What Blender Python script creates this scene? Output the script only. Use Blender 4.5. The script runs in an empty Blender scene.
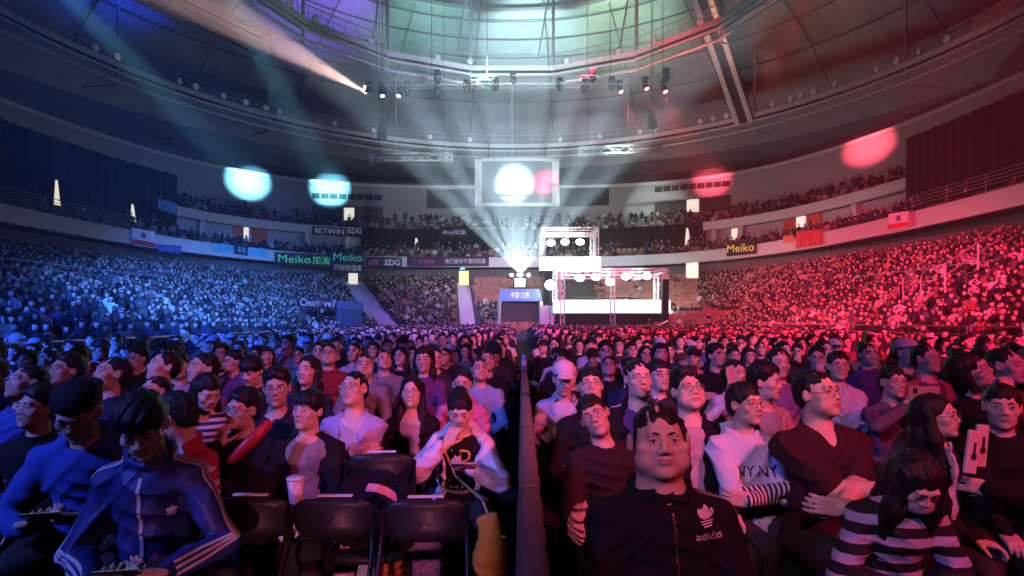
import bpy, math, random
import numpy as np
from math import pi, sin, cos, radians as R, sqrt, atan2
from mathutils import Vector, Matrix, Euler

SC = bpy.context.scene
COL = SC.collection
rng = random.Random(11)
F = 569.0            # focal length in pixels of a 1024 wide frame (20 mm lens)
CAMZ = 1.65

# ------------------------------------------------------------------ materials
MATS = {}
def mat(name, col, rough=.7, metal=0.0, noise=0.0, nscale=8.0, bump=0.0, emit=None, estr=0.0, spec=.4, sheen=0.0):
    if name in MATS: return MATS[name]
    m = bpy.data.materials.new(name); m.use_nodes = True
    nt = m.node_tree; b = nt.nodes['Principled BSDF']
    c = (col[0], col[1], col[2], 1)
    b.inputs['Base Color'].default_value = c
    b.inputs['Roughness'].default_value = rough
    b.inputs['Metallic'].default_value = metal
    b.inputs['Specular IOR Level'].default_value = spec
    if sheen: b.inputs['Sheen Weight'].default_value = sheen
    if noise or bump:
        tc = nt.nodes.new('ShaderNodeTexCoord')
        n = nt.nodes.new('ShaderNodeTexNoise'); n.inputs['Scale'].default_value = nscale
        n.inputs['Detail'].default_value = 3
        nt.links.new(tc.outputs['Object'], n.inputs['Vector'])
        if noise:
            mx = nt.nodes.new('ShaderNodeMix'); mx.data_type = 'RGBA'
            mx.inputs[6].default_value = tuple(max(0, x*(1-noise)) for x in col) + (1,)
            mx.inputs[7].default_value = tuple(min(1, x*(1+noise)) for x in col) + (1,)
            nt.links.new(n.outputs['Fac'], mx.inputs[0])
            nt.links.new(mx.outputs[2], b.inputs['Base Color'])
        if bump:
            bp = nt.nodes.new('ShaderNodeBump'); bp.inputs['Strength'].default_value = bump
            bp.inputs['Distance'].default_value = .02
            nt.links.new(n.outputs['Fac'], bp.inputs['Height'])
            nt.links.new(bp.outputs['Normal'], b.inputs['Normal'])
    if emit:
        b.inputs['Emission Color'].default_value = (emit[0], emit[1], emit[2], 1)
        b.inputs['Emission Strength'].default_value = estr
    MATS[name] = m
    return m

# ------------------------------------------------------------------ tagging
def tag(o, label=None, cat=None, group=None, kind=None):
    if label: o['label'] = label
    if cat: o['category'] = cat
    if group: o['group'] = group
    if kind: o['kind'] = kind
    return o
def empty(name, loc=(0,0,0), rz=0.0):
    o = bpy.data.objects.new(name, None); COL.objects.link(o)
    o.location = loc; o.rotation_euler = (0,0,rz); o.empty_display_size = .1
    return o
def kids(o): return list(o.children)
def copy_tree(o, parent=None):
    c = o.copy(); COL.objects.link(c)
    if parent is not None: c.parent = parent
    for ch in kids(o): copy_tree(ch, c)
    return c

# ------------------------------------------------------------------ mesh builder
class MB:
    def __init__(s): s.v=[]; s.f=[]; s.m=[]; s.mi=0
    def add(s, vs, fs):
        b=len(s.v); s.v.extend([tuple(v) for v in vs])
        for f in fs: s.f.append(tuple(i+b for i in f)); s.m.append(s.mi)
        return s
    def box(s, c, d, rot=None, bev=0.0):
        hx,hy,hz=d[0]/2,d[1]/2,d[2]/2
        if bev>0:
            e=min(bev,hx*.9,hy*.9,hz*.9); vs=[]
            for sz in (-1,1):
                for (a,bb) in ((-hx+e,-hy),(hx-e,-hy),(hx,-hy+e),(hx,hy-e),(hx-e,hy),(-hx+e,hy),(-hx,hy-e),(-hx,-hy+e)):
                    vs.append((a,bb,sz*(hz-e)))
            for sz in (-1,1):
                for (a,bb) in ((-hx+e,-hy+e),(hx-e,-hy+e),(hx-e,hy-e),(-hx+e,hy-e)):
                    vs.append((a,bb,sz*hz))
            fs=[(i,(i+1)%8,8+(i+1)%8,8+i) for i in range(8)]
            fs+=[(16,19,18,17),(20,21,22,23)]
            m=[(0,1,0,1),(1,2,1,1),(2,3,1,2),(3,4,2,2),(4,5,2,3),(5,6,3,3),(6,7,3,0),(7,0,0,0)]
            for (i,j,a,bb) in m:
                if a!=bb:
                    fs.append((j,i,16+a,16+bb)); fs.append((8+i,8+j,20+bb,20+a))
                else:
                    fs.append((j,i,16+a)); fs.append((8+i,8+j,20+a))
        else:
            vs=[(-hx,-hy,-hz),(hx,-hy,-hz),(hx,hy,-hz),(-hx,hy,-hz),(-hx,-hy,hz),(hx,-hy,hz),(hx,hy,hz),(-hx,hy,hz)]
            fs=[(0,3,2,1),(4,5,6,7),(0,1,5,4),(1,2,6,5),(2,3,7,6),(3,0,4,7)]
        C=Vector(c)
        if rot is not None: vs=[rot@Vector(v)+C for v in vs]
        else: vs=[(v[0]+C[0],v[1]+C[1],v[2]+C[2]) for v in vs]
        return s.add(vs,fs)
    def tube(s, pts, r, n=6, cap=True, closed=False):
        pts=[Vector(p) for p in pts]; rs=r if isinstance(r,(list,tuple)) else [r]*len(pts)
        vs=[]; up=None; N=len(pts)
        for i,p in enumerate(pts):
            a=pts[(i-1)%N] if (i>0 or closed) else p
            b=pts[(i+1)%N] if (i<N-1 or closed) else p
            t=(b-a)
            if t.length<1e-9: t=Vector((0,0,1))
            t.normalize()
            if up is None:
                up=Vector((0,0,1)) if abs(t.z)<.9 else Vector((1,0,0))
            x=t.cross(up)
            if x.length<1e-6: x=t.cross(Vector((.3,.9,.2)))
            x.normalize(); y=x.cross(t); y.normalize(); up=y
            for k in range(n):
                an=2*pi*k/n+pi/n
                vs.append(p+(x*cos(an)+y*sin(an))*rs[i])
        fs=[]
        for i in range(N-1 if not closed else N):
            j=(i+1)%N
            for k in range(n):
                fs.append((i*n+k,j*n+k,j*n+(k+1)%n,i*n+(k+1)%n))
        if cap and not closed:
            fs.append(tuple(range(n))); fs.append(tuple((N-1)*n+k for k in reversed(range(n))))
        return s.add(vs,fs)
    def lathe(s, prof, n=16, M=None):
        # profile [(r,z)] round z
        vs=[]; fs=[]
        for (r,z) in prof:
            for k in range(n):
                vs.append((r*cos(2*pi*k/n),r*sin(2*pi*k/n),z))
        for i in range(len(prof)-1):
            for k in range(n):
                fs.append((i*n+k,i*n+(k+1)%n,(i+1)*n+(k+1)%n,(i+1)*n+k))
        fs.append(tuple(reversed(range(n)))); fs.append(tuple((len(prof)-1)*n+k for k in range(n)))
        if M is not None: vs=[M@Vector(v) for v in vs]
        return s.add(vs,fs)
    def ball(s, c, r, nu=10, nv=7, M=None):
        vs=[];fs=[]
        rx,ry,rz = r if isinstance(r,(tuple,list)) else (r,r,r)
        for j in range(nv+1):
            ph=-pi/2+pi*j/nv
            for i in range(nu):
                v=Vector((rx*cos(ph)*cos(2*pi*i/nu),ry*cos(ph)*sin(2*pi*i/nu),rz*sin(ph)))
                if M is not None: v=M@v
                vs.append(v+Vector(c))
        for j in range(nv):
            for i in range(nu):
                fs.append((j*nu+i,j*nu+(i+1)%nu,(j+1)*nu+(i+1)%nu,(j+1)*nu+i))
        return s.add(vs,fs)
    def strip(s, A, B, flip=False):
        n=len(A); fs=[(i,i+1,n+i+1,n+i) for i in range(n-1)]
        if flip: fs=[f[::-1] for f in fs]
        return s.add(list(A)+list(B),fs)
    def sweep(s, rings, closed_prof=True, caps=True):
        # rings: list of equal-length profiles
        n=len(rings[0]); vs=[p for r in rings for p in r]; fs=[]
        for i in range(len(rings)-1):
            for k in range(n if closed_prof else n-1):
                fs.append((i*n+k,i*n+(k+1)%n,(i+1)*n+(k+1)%n,(i+1)*n+k))
        if caps and closed_prof:
            fs.append(tuple(reversed(range(n)))); fs.append(tuple((len(rings)-1)*n+k for k in range(n)))
        return s.add(vs,fs)
    def mesh(s, name, mats, smooth=False):
        me=bpy.data.meshes.new(name); me.from_pydata(s.v,[],s.f)
        if not isinstance(mats,(list,tuple)): mats=[mats]
        for m in mats: me.materials.append(m)
        if len(mats)>1: me.polygons.foreach_set('material_index',s.m)
        if smooth: me.polygons.foreach_set('use_smooth',[True]*len(s.f))
        me.update(); return me
    def build(s, name, mats, parent=None, smooth=False, loc=None):
        o=bpy.data.objects.new(name,s.mesh(name,mats,smooth)); COL.objects.link(o)
        if parent is not None: o.parent=parent
        if loc is not None: o.location=loc
        return o

def fix_normals(o):
    import bmesh
    bm=bmesh.new(); bm.from_mesh(o.data); bmesh.ops.recalc_face_normals(bm,faces=bm.faces); bm.to_mesh(o.data); bm.free()

def W(px,py,Y):
    return Vector(((px-512)/F*Y, Y, CAMZ-(py-320)/F*Y))
def look_rot(d):
    return Vector(d).to_track_quat('-Z','Y').to_euler()
def spot(name, loc, tgt, col, power, deg, blend=.3, rad=.05):
    l=bpy.data.lights.new(name,'SPOT'); l.color=col; l.energy=power; l.spot_size=R(deg); l.spot_blend=blend
    l.shadow_soft_size=rad
    o=bpy.data.objects.new(name,l); COL.objects.link(o); o.location=loc
    o.rotation_euler=look_rot(Vector(tgt)-Vector(loc)); return o
def point(name, loc, col, power, rad=.1):
    l=bpy.data.lights.new(name,'POINT'); l.color=col; l.energy=power; l.shadow_soft_size=rad
    o=bpy.data.objects.new(name,l); COL.objects.link(o); o.location=loc; return o
def text_mesh(t,size=1.0,bold=0.0):
    c=bpy.data.curves.new('tmp','FONT'); c.body=t; c.size=size; c.align_x='CENTER'; c.align_y='CENTER'; c.resolution_u=3; c.offset=bold*size
    o=bpy.data.objects.new('tmp',c); COL.objects.link(o); dg=bpy.context.evaluated_depsgraph_get(); dg.update()
    me=bpy.data.meshes.new_from_object(o.evaluated_get(dg)); bpy.data.objects.remove(o); bpy.data.curves.remove(c)
    v=np.array([tuple(x.co) for x in me.vertices]); f=[tuple(p.vertices) for p in me.polygons]; bpy.data.meshes.remove(me)
    if len(v):
        v[:,0]-=(v[:,0].max()+v[:,0].min())/2; v[:,1]-=(v[:,1].max()+v[:,1].min())/2
    return v,f
def lettering(text, size, m, parent, loc, rot, name='lettering', fit=None, bold=0.0):
    v,f=text_mesh(text,size,bold)
    if fit: v[:,0]*=fit[0]/max(1e-6,np.ptp(v[:,0])); v[:,1]*=fit[1]/max(1e-6,np.ptp(v[:,1]))
    mb=MB(); mb.add([tuple(p) for p in v],f); o=mb.build(name,m,parent); o.location=loc; o.rotation_euler=rot; return o

# ------------------------------------------------------------------ plan of the arena
class Plan:
    def __init__(s,cx,cy,aL,aR,b,n): s.p=np.array([cx,cy,aL,aR,b,n],float)
    def off(s,r):
        q=s.p.copy(); q[2:5]+=r; return Plan(*q)
    def lerp(s,o,t): return Plan(*(s.p*(1-t)+o.p*t))
    def at(s,th):
        cx,cy,aL,aR,b,n=s.p; c=cos(th); sn=sin(th)
        a=aR if c>=0 else aL
        if sn>=0:
            return (cx+a*math.copysign(abs(c)**(2/n),c), cy+b*abs(sn)**(2/n))
        return (cx+math.copysign(a,c), cy+sn*34)
    def hit(s,px):   # point of the curve seen at picture column px
        k=(px-512)/F; lo,hi=-.9,pi+.9
        f=lambda th:(lambda q:(q[0]-k*q[1]) if q[1]>1 else (30 if th<1.5 else -30))(s.at(th))
        for _ in range(60):
            mid=(lo+hi)/2
            if f(mid)>0: lo=mid
            else: hi=mid
        return s.at((lo+hi)/2), (lo+hi)/2
A=Plan(-1.5,22,27.7,26.3,38.3,3.2)
Q=Plan(1.5,22,12.5,13.0,25.0,3.4)
TH0,TH1=-.62,pi+.62
def ths(n,a=TH0,b=TH1): return [a+(b-a)*i/n for i in range(n+1)]
def curve(pl,z,n=150,a=TH0,b=TH1): return [(*pl.at(t),z) for t in ths(n,a,b)]
def on_curve(pl,px,py):
    (x,y),th=pl.hit(px); return Vector((x,y,CAMZ-(py-320)/F*y)),th
def tangent(pl,th):
    a=Vector(pl.at(th-.004)+(0,)); b=Vector(pl.at(th+.004)+(0,)); t=(b-a).normalized(); return t
# ================================================================== materials
concrete=mat('concrete',(.11,.11,.115),.85,noise=.25,nscale=3,bump=.1)
grey_paint=mat('grey_wall_paint',(.36,.35,.35),.8,noise=.12,nscale=1.2)
pale=mat('pale_fascia_paint',(.62,.60,.60),.55,noise=.06,nscale=2)
suite_grey=mat('suite_wall_paint',(.42,.43,.46),.8,noise=.1,nscale=2)
blackcloth=mat('black_drape',(.006,.006,.007),.95,noise=.3,nscale=4)
darkpanel=mat('dark_panel',(.012,.012,.014),.6)
floor_m=mat('dark_floor',(.014,.014,.016),.95,noise=.3,nscale=5)
purlin=mat('purlin_steel',(.13,.13,.135),.7)
roof_m=mat('roof_panel',(.30,.30,.31),.75,noise=.25,nscale=.8)
steel=mat('painted_steel',(.42,.42,.43),.5,.2,noise=.1,nscale=6)
alu=mat('aluminium',(.70,.70,.72),.35,.8)
darksteel=mat('dark_steel',(.03,.03,.032),.5,.4)
blackp=mat('black_plastic',(.010,.010,.011),.45)
doorglow=mat('lit_corridor',(.9,.85,.7),.6,emit=(1,.93,.78),estr=.85)
warmdoor=mat('lit_yellow_corridor',(.9,.8,.3),.6,emit=(1,.78,.25),estr=1.0)
slitglow=mat('lit_gap',(.9,.85,.7),.6,emit=(1,.9,.72),estr=.9)
orange=mat('orange_red_panel',(.62,.10,.03),.6)
seat_m=mat('orange_seat_plastic',(.42,.20,.14),.5)
navy=mat('blue_panel',(.05,.12,.42),.6)

# ================================================================== floor
mb=MB(); mb.box((-1,25,-.1),(70,90,.2)); fl=mb.build('floor',floor_m); tag(fl,kind='structure')

# ================================================================== stands
NR=24
OUT=A.off(1.6)
def row_plan(i): return Q.lerp(OUT,i/NR)
def row_z(i): return .45+5.3*(i/NR)
mb=MB()
A0=curve(Q,0.0)
prev=A0
for i in range(NR):
    z=row_z(i); a=curve(row_plan(i),z); b=curve(row_plan(i+1),z)
    mb.strip(prev,a); mb.strip(a,b); prev=b
mb.strip(prev,curve(OUT,7.2))
st=mb.build('terrace_lower',concrete); tag(st,kind='structure')
# pale fascia of the middle tier
def ring_band(name,pl,z0,z1,th,m,a=TH0,b=TH1,n=150):
    mb=MB(); rings=[]
    for t in ths(n,a,b):
        x,y=pl.at(t); x2,y2=pl.off(th).at(t)
        rings.append([(x,y,z0),(x2,y2,z0),(x2,y2,z1),(x,y,z1)])
    mb.sweep(rings); o=mb.build(name,m); fix_normals(o); tag(o,kind='structure'); return o
ring_band('trim_1',A,7.25,8.3,.35,pale)
# middle tier terrace
MIDN=5
mid_plan=lambda i:A.off(.35+i*.85)
mid_z=lambda i:7.75+i*.42
mb=MB(); prev=curve(A.off(.35),7.25)
for i in range(MIDN):
    a=curve(mid_plan(i),mid_z(i)); b=curve(mid_plan(i+1),mid_z(i)); mb.strip(prev,a); mb.strip(a,b); prev=b
mb.strip(curve(A.off(0.35),7.25),curve(OUT,7.25))
o=mb.build('terrace_middle',concrete); tag(o,kind='structure')
BP=A.off(4.0)      # front of the top tier
_,thL0=BP.hit(177); _,thL1=BP.hit(362); _,thR0=BP.hit(703); _,thR1=BP.hit(906)
ring_band('trim_2',BP,11.0,11.85,.4,pale,thL1,thL0,40)
ring_band('trim_3',BP,11.0,11.85,.4,pale,thR1,thR0,40)
# wall behind the middle tier: grey suites on both sides, black drapes elsewhere
SW=A.off(4.7)
def wall_band(name,pl,z0,z1,m,a,b,n=40):
    mb=MB(); mb.strip(curve(pl,z0,n,a,b),curve(pl,z1,n,a,b)); mb.strip(curve(pl.off(.2),z0,n,a,b),curve(pl.off(.2),z1,n,a,b))
    o=mb.build(name,m); fix_normals(o); tag(o,kind='structure'); return o
wall_band('wall_suite_west',SW,8.9,11.2,suite_grey,thL1,thL0)
wall_band('wall_suite_east',SW,8.9,11.2,suite_grey,thR1,thR0)
mb=MB()
def drape(mb,a,b,n,z0,z1,pl):
    top=[];bot=[]
    for k,t in enumerate(ths(n,a,b)):
        p=pl.off(.07*sin(k*1.9)+.05*sin(k*.83)); top.append((*p.at(t),z1)); bot.append((*p.at(t),z0))
    mb.strip(bot,top)
def drape_obj(a,b,n,label,z0,z1,pl):
    mb=MB(); drape(mb,a,b,n,z0,z1,pl); o=mb.build('black_drape',blackcloth); return tag(o,label,'curtain','black drapes closing the upper tiers')
drape_obj(thR0,thL1,260,'long black drape hung behind the middle tier between both suite fronts',9.2,11.9,BP.off(-.05))
drape_obj(TH0,thR1,200,'black drape closing the top tier over the red-lit stand corner',9.0,14.6,BP)
drape_obj(thL0,TH1,200,'black drape closing the top tier over the blue-lit stand corner',9.0,14.6,BP)
# suite pillars, red doors
def wall_box(mb,pl,th,w,z0,z1,d):
    x,y=pl.at(th); t=tangent(pl,th); M=Matrix.Rotation(atan2(t.y,t.x),3,'Z')
    mb.box((x,y,(z0+z1)/2),(w,d,z1-z0),M)
nd=[0]
def setting(name,fn,m):
    mb=MB(); fn(mb); o=mb.build(name,m); tag(o,kind='structure'); return o
pil=0
for px in (200,306,347):
    _,t=SW.hit(px); pil+=1; setting(f'pillar_{pil}',lambda mb:wall_box(mb,SW.off(-.25),t,.5,9.2,11.05,.5),pale)
for px in (716,743,858):
    _,t=SW.hit(px); pil+=1; setting(f'pillar_{pil}',lambda mb:wall_box(mb,SW.off(-.25),t,.5,9.2,11.05,.5),pale)
doors=0
for (px,w,m) in ((238,1.0,orange),(259.5,1.5,orange),(790,1.2,orange),(815,1.5,orange)):
    _,t=SW.hit(px); doors+=1; setting(f'door_{doors}',lambda mb:wall_box(mb,SW.off(-.1),t,w,9.3,11.0,.14),m)
for (px,w,z0,z1,pl,m) in ((244.5,.7,9.4,11.0,SW,doorglow),(801.5,.9,9.4,11.0,SW,doorglow),(735,.6,9.6,10.9,SW,doorglow)):
    _,t=pl.hit(px); doors+=1; setting(f'door_{doors}',lambda mb:wall_box(mb,pl.off(-.1),t,w,z0,z1,.12),m)
# lit gaps between the drapes
for (px,y0,y1) in ((57,180,205),(133,204,222),(417,238,254),(688,228,245)):
    (x,y),t=BP.off(-.14).hit(px); doors+=1
    tg=tangent(BP,t); p0=W(px,y1,y); p1=W(px-.8,y0,y)
    mb=MB(); wv=.22*y/55+.08
    mb.add([p0-tg*wv,p0+tg*wv,p1+tg*wv*.25,p1-tg*wv*.25, ]+[q+Vector((0,.05,0)) for q in (p0-tg*wv,p0+tg*wv,p1+tg*wv*.25,p1-tg*wv*.25)],
           [(0,1,2,3),(7,6,5,4),(0,4,5,1),(1,5,6,2),(2,6,7,3),(3,7,4,0)])
    o=mb.build(f'door_{doors}',slitglow); tag(o,kind='structure')
# top tier terrace
TOPN=6
top_plan=lambda i:BP.off(.4+i*.85)
top_z=lambda i:11.35+i*.42
mb=MB(); prev=curve(BP.off(.4),11.0)
for i in range(TOPN):
    a=curve(top_plan(i),top_z(i)); b=curve(top_plan(i+1),top_z(i)); mb.strip(prev,a); mb.strip(a,b); prev=b
mb.strip(curve(BP.off(.4),11.0),curve(SW.off(1),11.0))
o=mb.build('terrace_top',concrete); tag(o,kind='structure')
# great grey upper wall, ledge, dark recess above
UW=A.off(9.4)
wall_band('wall_upper',UW,12.5,18.0,grey_paint,TH0,TH1,150)
ring_band('trim_4',UW.off(-.15),17.75,18.1,.6,pale)
upper2=mat('upper_wall_paint',(.13,.13,.135),.85,noise=.15,nscale=1)
wall_band('wall_clerestory',UW.off(2.2),17.8,23.5,upper2,TH0,TH1,150)
mb=MB(); mb.strip(curve(UW,18.0),curve(UW.off(2.3),18.0)); o=mb.build('trim_5',darkpanel); tag(o,kind='structure')
# recessed dark openings over the ledge, window rows and dark panels in the wall
win=0
def panel_on(pl,px0,px1,y0,y1,m,name,depth=.16):
    n=8; mb=MB(); rings=[]
    for k in range(n+1):
        px=px0+(px1-px0)*k/n; (x,y),t=pl.hit(px); (x2,y2)=pl.off(-depth).at(t)
        f=k/n
        zz0=CAMZ-(y1[0]*(1-f)+y1[1]*f-320)/F*y; zz1=CAMZ-(y0[0]*(1-f)+y0[1]*f-320)/F*y
        rings.append([(x2,y2,zz0),(x,y,zz0),(x,y,zz1),(x2,y2,zz1)])
    mb.sweep(rings); o=mb.build(name,m); fix_normals(o); tag(o,kind='structure'); return o
for (a,b,y0,y1) in ((357,474,(152,158),(181,184)),(560,682,(154,141),(184,165))):
    win+=1; panel_on(UW.off(2.2),a,b,y0,y1,darkpanel,f'window_{win}')
for (a,b,ya,yb,h,n) in ((312,383,193,195,5.5,8),(655,731,187,180.5,5.5,9)):
    for k in range(n):
        win+=1; x0=a+(b-a)*k/n; x1=a+(b-a)*(k+.86)/n; yy=ya+(yb-ya)*k/n; y2=ya+(yb-ya)*(k+.86)/n
        panel_on(UW,x0,x1,(yy,y2),(yy+h,y2+h),darkpanel,f'window_{win}',.1)
for (a,b,y0,y1) in ((312,383,(205,207),(221,222)),(655,731,(203,195),(216,210)),(427,475,(190,190),(208,208)),(560,609,(188,186),(207,205))):
    win+=1; panel_on(UW,a,b,y0,y1,darkpanel if win%2 else mat('slate_panel',(.07,.07,.085),.6),f'window_{win}',.12)
for (a,b,y0,y1) in ((344,354,(208,208),(222,222)),(687,699,(200,199),(212,212))):
    doors+=1; panel_on(UW.off(-.12),a,b,y0,y1,doorglow,f'door_{doors}',.1)
# doorways under the middle tier at the back of the lower stand
for (a,b,y0,y1,m) in ((348.5,357.5,(272,272),(285,285),doorglow),(459,468.5,(271,271),(285,285),warmdoor),(686.5,698.5,(262,262),(278,278),doorglow)):
    doors+=1; panel_on(OUT.off(-1.2),a,b,y0,y1,m,f'door_{doors}',.1)
# ------------------------------------------------------------------ roof
CX,CY=0.0,29.5
def dome_z(r): return 19.6+12.6*sqrt(max(0,1-(r/38.0)**2))
mb=MB(); n=96; radii=[0.4,4,8,12,15,18,21,24,27,30,33,35.5,37.2,38.0,46.0]
rr=[[(CX+r*cos(2*pi*k/n),CY+r*sin(2*pi*k/n),dome_z(r)) for k in range(n)] for r in radii]
for i in range(len(rr)-1):
    mb.strip(rr[i]+[rr[i][0]],rr[i+1]+[rr[i+1][0]])
o=mb.build('ceiling',roof_m,smooth=True); fix_normals(o); tag(o,kind='structure')
# purlin rings under the roof skin
k=0
for (r,dz,h,m) in ((14.5,-.7,.30,steel),(18.5,-.5,.10,purlin),(21.5,-.6,.40,steel),(23.2,-.35,.08,purlin),(25.4,-.35,.07,purlin),(27.6,-.35,.07,purlin),(30,-.35,.07,purlin),(33,-.35,.07,purlin)):
    mb=MB(); mb.tube([(CX+r*cos(2*pi*j/72),CY+r*sin(2*pi*j/72),dome_z(r)+dz) for j in range(72)],h/2+.02,4,closed=True)
    k+=1; o=mb.build(f'roof_ring_{k}',m); tag(o,kind='structure')
for j in range(24):
    a=2*pi*(j+.5)/24
    if sin(a)<-.5: continue
    mb=MB(); pts=[(CX+r*cos(a),CY+r*sin(a),dome_z(r)-.35) for r in (10,14,18,22,26,30,33,36)]
    mb.tube(pts,.06,4); k+=1; o=mb.build(f'roof_rib_{k}',purlin); tag(o,kind='structure')
# heavy twin rafter, red side and its blue-side counterpart
def rafter(P0,P1,name,gap,h):
    P0=Vector(P0);P1=Vector(P1); d=(P1-P0).normalized(); s=d.cross(Vector((0,0,1))).normalized(); u=s.cross(d)
    mb=MB()
    def bar(c,w,hh):
        q=[];
        for P in (P0,P1):
            q.append([P+s*(c-w/2)-u*hh/2,P+s*(c+w/2)-u*hh/2,P+s*(c+w/2)+u*hh/2,P+s*(c-w/2)+u*hh/2])
        mb.sweep(q)
    mb.mi=0; bar(-gap/2,.42,h); bar(gap/2,.42,h)
    mb.mi=1; bar(0,gap-.4,h*.5)
    o=mb.build(name,[steel,darkpanel]); fix_normals(o); tag(o,kind='structure'); return o
rafter(W(745,122,50.5),W(698,-18,43.5),'roof_beam_1',1.15,.6)
rafter(W(258,52,40.0),W(100,-26,31.5),'roof_beam_2',.9,.5)
rafter(W(262,36,42.0),W(150,-18,34.0),'roof_beam_3',.8,.4)

# ------------------------------------------------------------------ ring catwalks (things)
def ring_pts(r,z,n,a0=0): return [(CX+r*cos(a0+2*pi*j/n),CY+r*sin(a0+2*pi*j/n),z) for j in range(n)]
def ring_box(mb,r0,r1,z0,z1,n,a0):
    rings=[]
    for j in range(n+1):
        a=a0+2*pi*j/n
        rings.append([(CX+r*cos(a),CY+r*sin(a),z) for (r,z) in ((r0,z0),(r1,z0),(r1,z1),(r0,z1))])
    mb.sweep(rings,caps=False)
def catwalk(label,r,z,n,a0,mw,drop,rail_r=.035,posts=True,ph=5.0):
    root=empty('catwalk',(CX,CY,z)); tag(root,label,'catwalk')
    off=Vector((-CX,-CY,-z))
    def fin(mb,name,m):
        mb.v=[tuple(Vector(v)+off) for v in mb.v]; o=mb.build(name,m,root); fix_normals(o); return o
    mb=MB(); ring_box(mb,r-.55,r+.55,z-.12,z+.05,n,a0); fin(mb,'walkway',mw)
    mb=MB(); ring_box(mb,r-.62,r-.55,z-.22,z+.16,n,a0); fin(mb,'edge_beam',pale)
    mb=MB(); ring_box(mb,r-.60,r-.53,z-.62,z-.45,n,a0); fin(mb,'under_beam',pale)
    mb=MB(); mb.tube(ring_pts(r-.55,z+1.1,n,a0),rail_r,4,closed=True); fin(mb,'handrail',steel)
    mb=MB(); mb.tube(ring_pts(r-.55,z+.6,n,a0),rail_r*.8,4,closed=True); fin(mb,'mid_rail',steel)
    mb=MB()
    for j in range(n):
        p=Vector(ring_pts(1,0,n,a0)[j])-Vector((CX,CY,0)); q=Vector(ring_pts(1,0,n,a0)[(j+1)%n])-Vector((CX,CY,0))
        L=(q-p).length*r; m=max(1,int(L/.95))
        for i in range(m):
            c=p.lerp(q,i/m)*(r-.55); mb.tube([(CX+c.x,CY+c.y,z),(CX+c.x,CY+c.y,z+1.1)],.022,4,cap=False)
    fin(mb,'baluster',steel)['kind']='stuff'
    mb=MB(); mb.tube(ring_pts(r-.4,z-drop,n,a0),.10,5,closed=True); fin(mb,'lower_chord',pale)
    return root,fin
root1,fin1=catwalk('ring catwalk with railing hugging the outer edge of the domed roof',31.0,20.0,64,0,darksteel,1.15)
for j in range(64):
    a=2*pi*j/64
    if sin(a)<-.35 or j%4: continue
    p=(CX+31*cos(a),CY+31*sin(a))
    mb=MB(); mb.tube([(p[0],p[1],18.8),(p[0],p[1],dome_z(31)-.3)],.12,6); fin1(mb,'post',steel)
    mb=MB(); mb.tube([(p[0],p[1],18.8),(CX+35*cos(a),CY+35*sin(a),19.2)],.07,5); fin1(mb,'bracket',steel)
root2,fin2=catwalk('inner ring catwalk hung below the middle of the roof',17.3,22.0,16,2*pi*(.5)/16,darksteel,1.25,.04)
for j in range(16):
    a=2*pi*(j+.5)/16
    if sin(a)<-.5: continue
    p=(CX+17.3*cos(a),CY+17.3*sin(a)); zt=dome_z(17.3)-.3
    mb=MB(); mb.tube([(p[0],p[1],20.6),(p[0],p[1],zt)],.13,6); fin2(mb,'post',steel)
    b=2*pi*(j+1.5)/16; p2=(CX+17.3*cos(b),CY+17.3*sin(b)); pm=((p[0]+p2[0])/2,(p[1]+p2[1])/2)
    mb=MB(); mb.tube([(p[0],p[1],zt-.2),(p[0]*.62+pm[0]*.38,p[1]*.62+pm[1]*.38,22.9)],.07,5); fin2(mb,'brace',steel)
    # struts running out from the ring to the outer roof
    mb=MB(); mb.tube([(p[0],p[1],20.75),(CX+24*cos(a+.13),CY+24*sin(a+.13),23.4)],.06,5); fin2(mb,'strut',pale)
# round floodlights on both catwalks
fl_shell=mat('floodlight_shell',(.55,.55,.56),.35,.6); fl_glass=mat('floodlight_glass',(.75,.78,.8),.15,0,emit=(.9,.95,1),estr=.06)
def flood_proto():
    e=empty('floodlight'); mb=MB(); M=Matrix.Rotation(-pi/2,4,'X')
    mb.lathe([(.05,-.32),(.14,-.26),(.24,-.05),(.27,0),(.22,-.02)],14,M); mb.build('reflector',fl_shell,e,True)
    mb=MB(); mb.lathe([(.22,-.02),(.2,-.012)],14,M); mb.build('lens',fl_glass,e)
    mb=MB(); mb.tube([(-.29,0,0),(-.29,-.0,-.4),(.29,0,-.4),(.29,0,0)],.02,4); mb.build('bracket',darksteel,e)
    return e
def place_floods(proto,pxs,r,z,where,used):
    for i,px in enumerate(pxs):
        k=(px-512)/F
        # far crossing of the column with the ring
        a_=1+k*k; b_=-2*(CY+k*CX); c_=CX*CX+CY*CY-r*r
        D=b_*b_-4*a_*c_
        if D<0: continue
        y=(-b_+sqrt(D))/(2*a_); x=k*y
        o=proto if not used[0] else copy_tree(proto); used[0]=True
        o.location=(x,y,z); o.rotation_euler=(0,0,atan2(CY-y,CX-x)+pi/2+pi+rng.uniform(-.5,.5))
        tag(o,f'round floodlight clamped to {where}','floodlight',f'floodlights along {where}')
used=[False]; fp=flood_proto()
place_floods(fp,[96,118,180,196,224,246,266,280,335,374,430,470,560,600,640,655,700,713,726,772,790,800,813,834,876,896,918,946],31.0-.55,20.55,'the outer roof catwalk',used)
used2=[False]; fp2=flood_proto()
place_floods(fp2,[290,316,372,438,470,566,618,654,700,745],17.3-.6,22.5,'the inner roof catwalk',used2)
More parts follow.
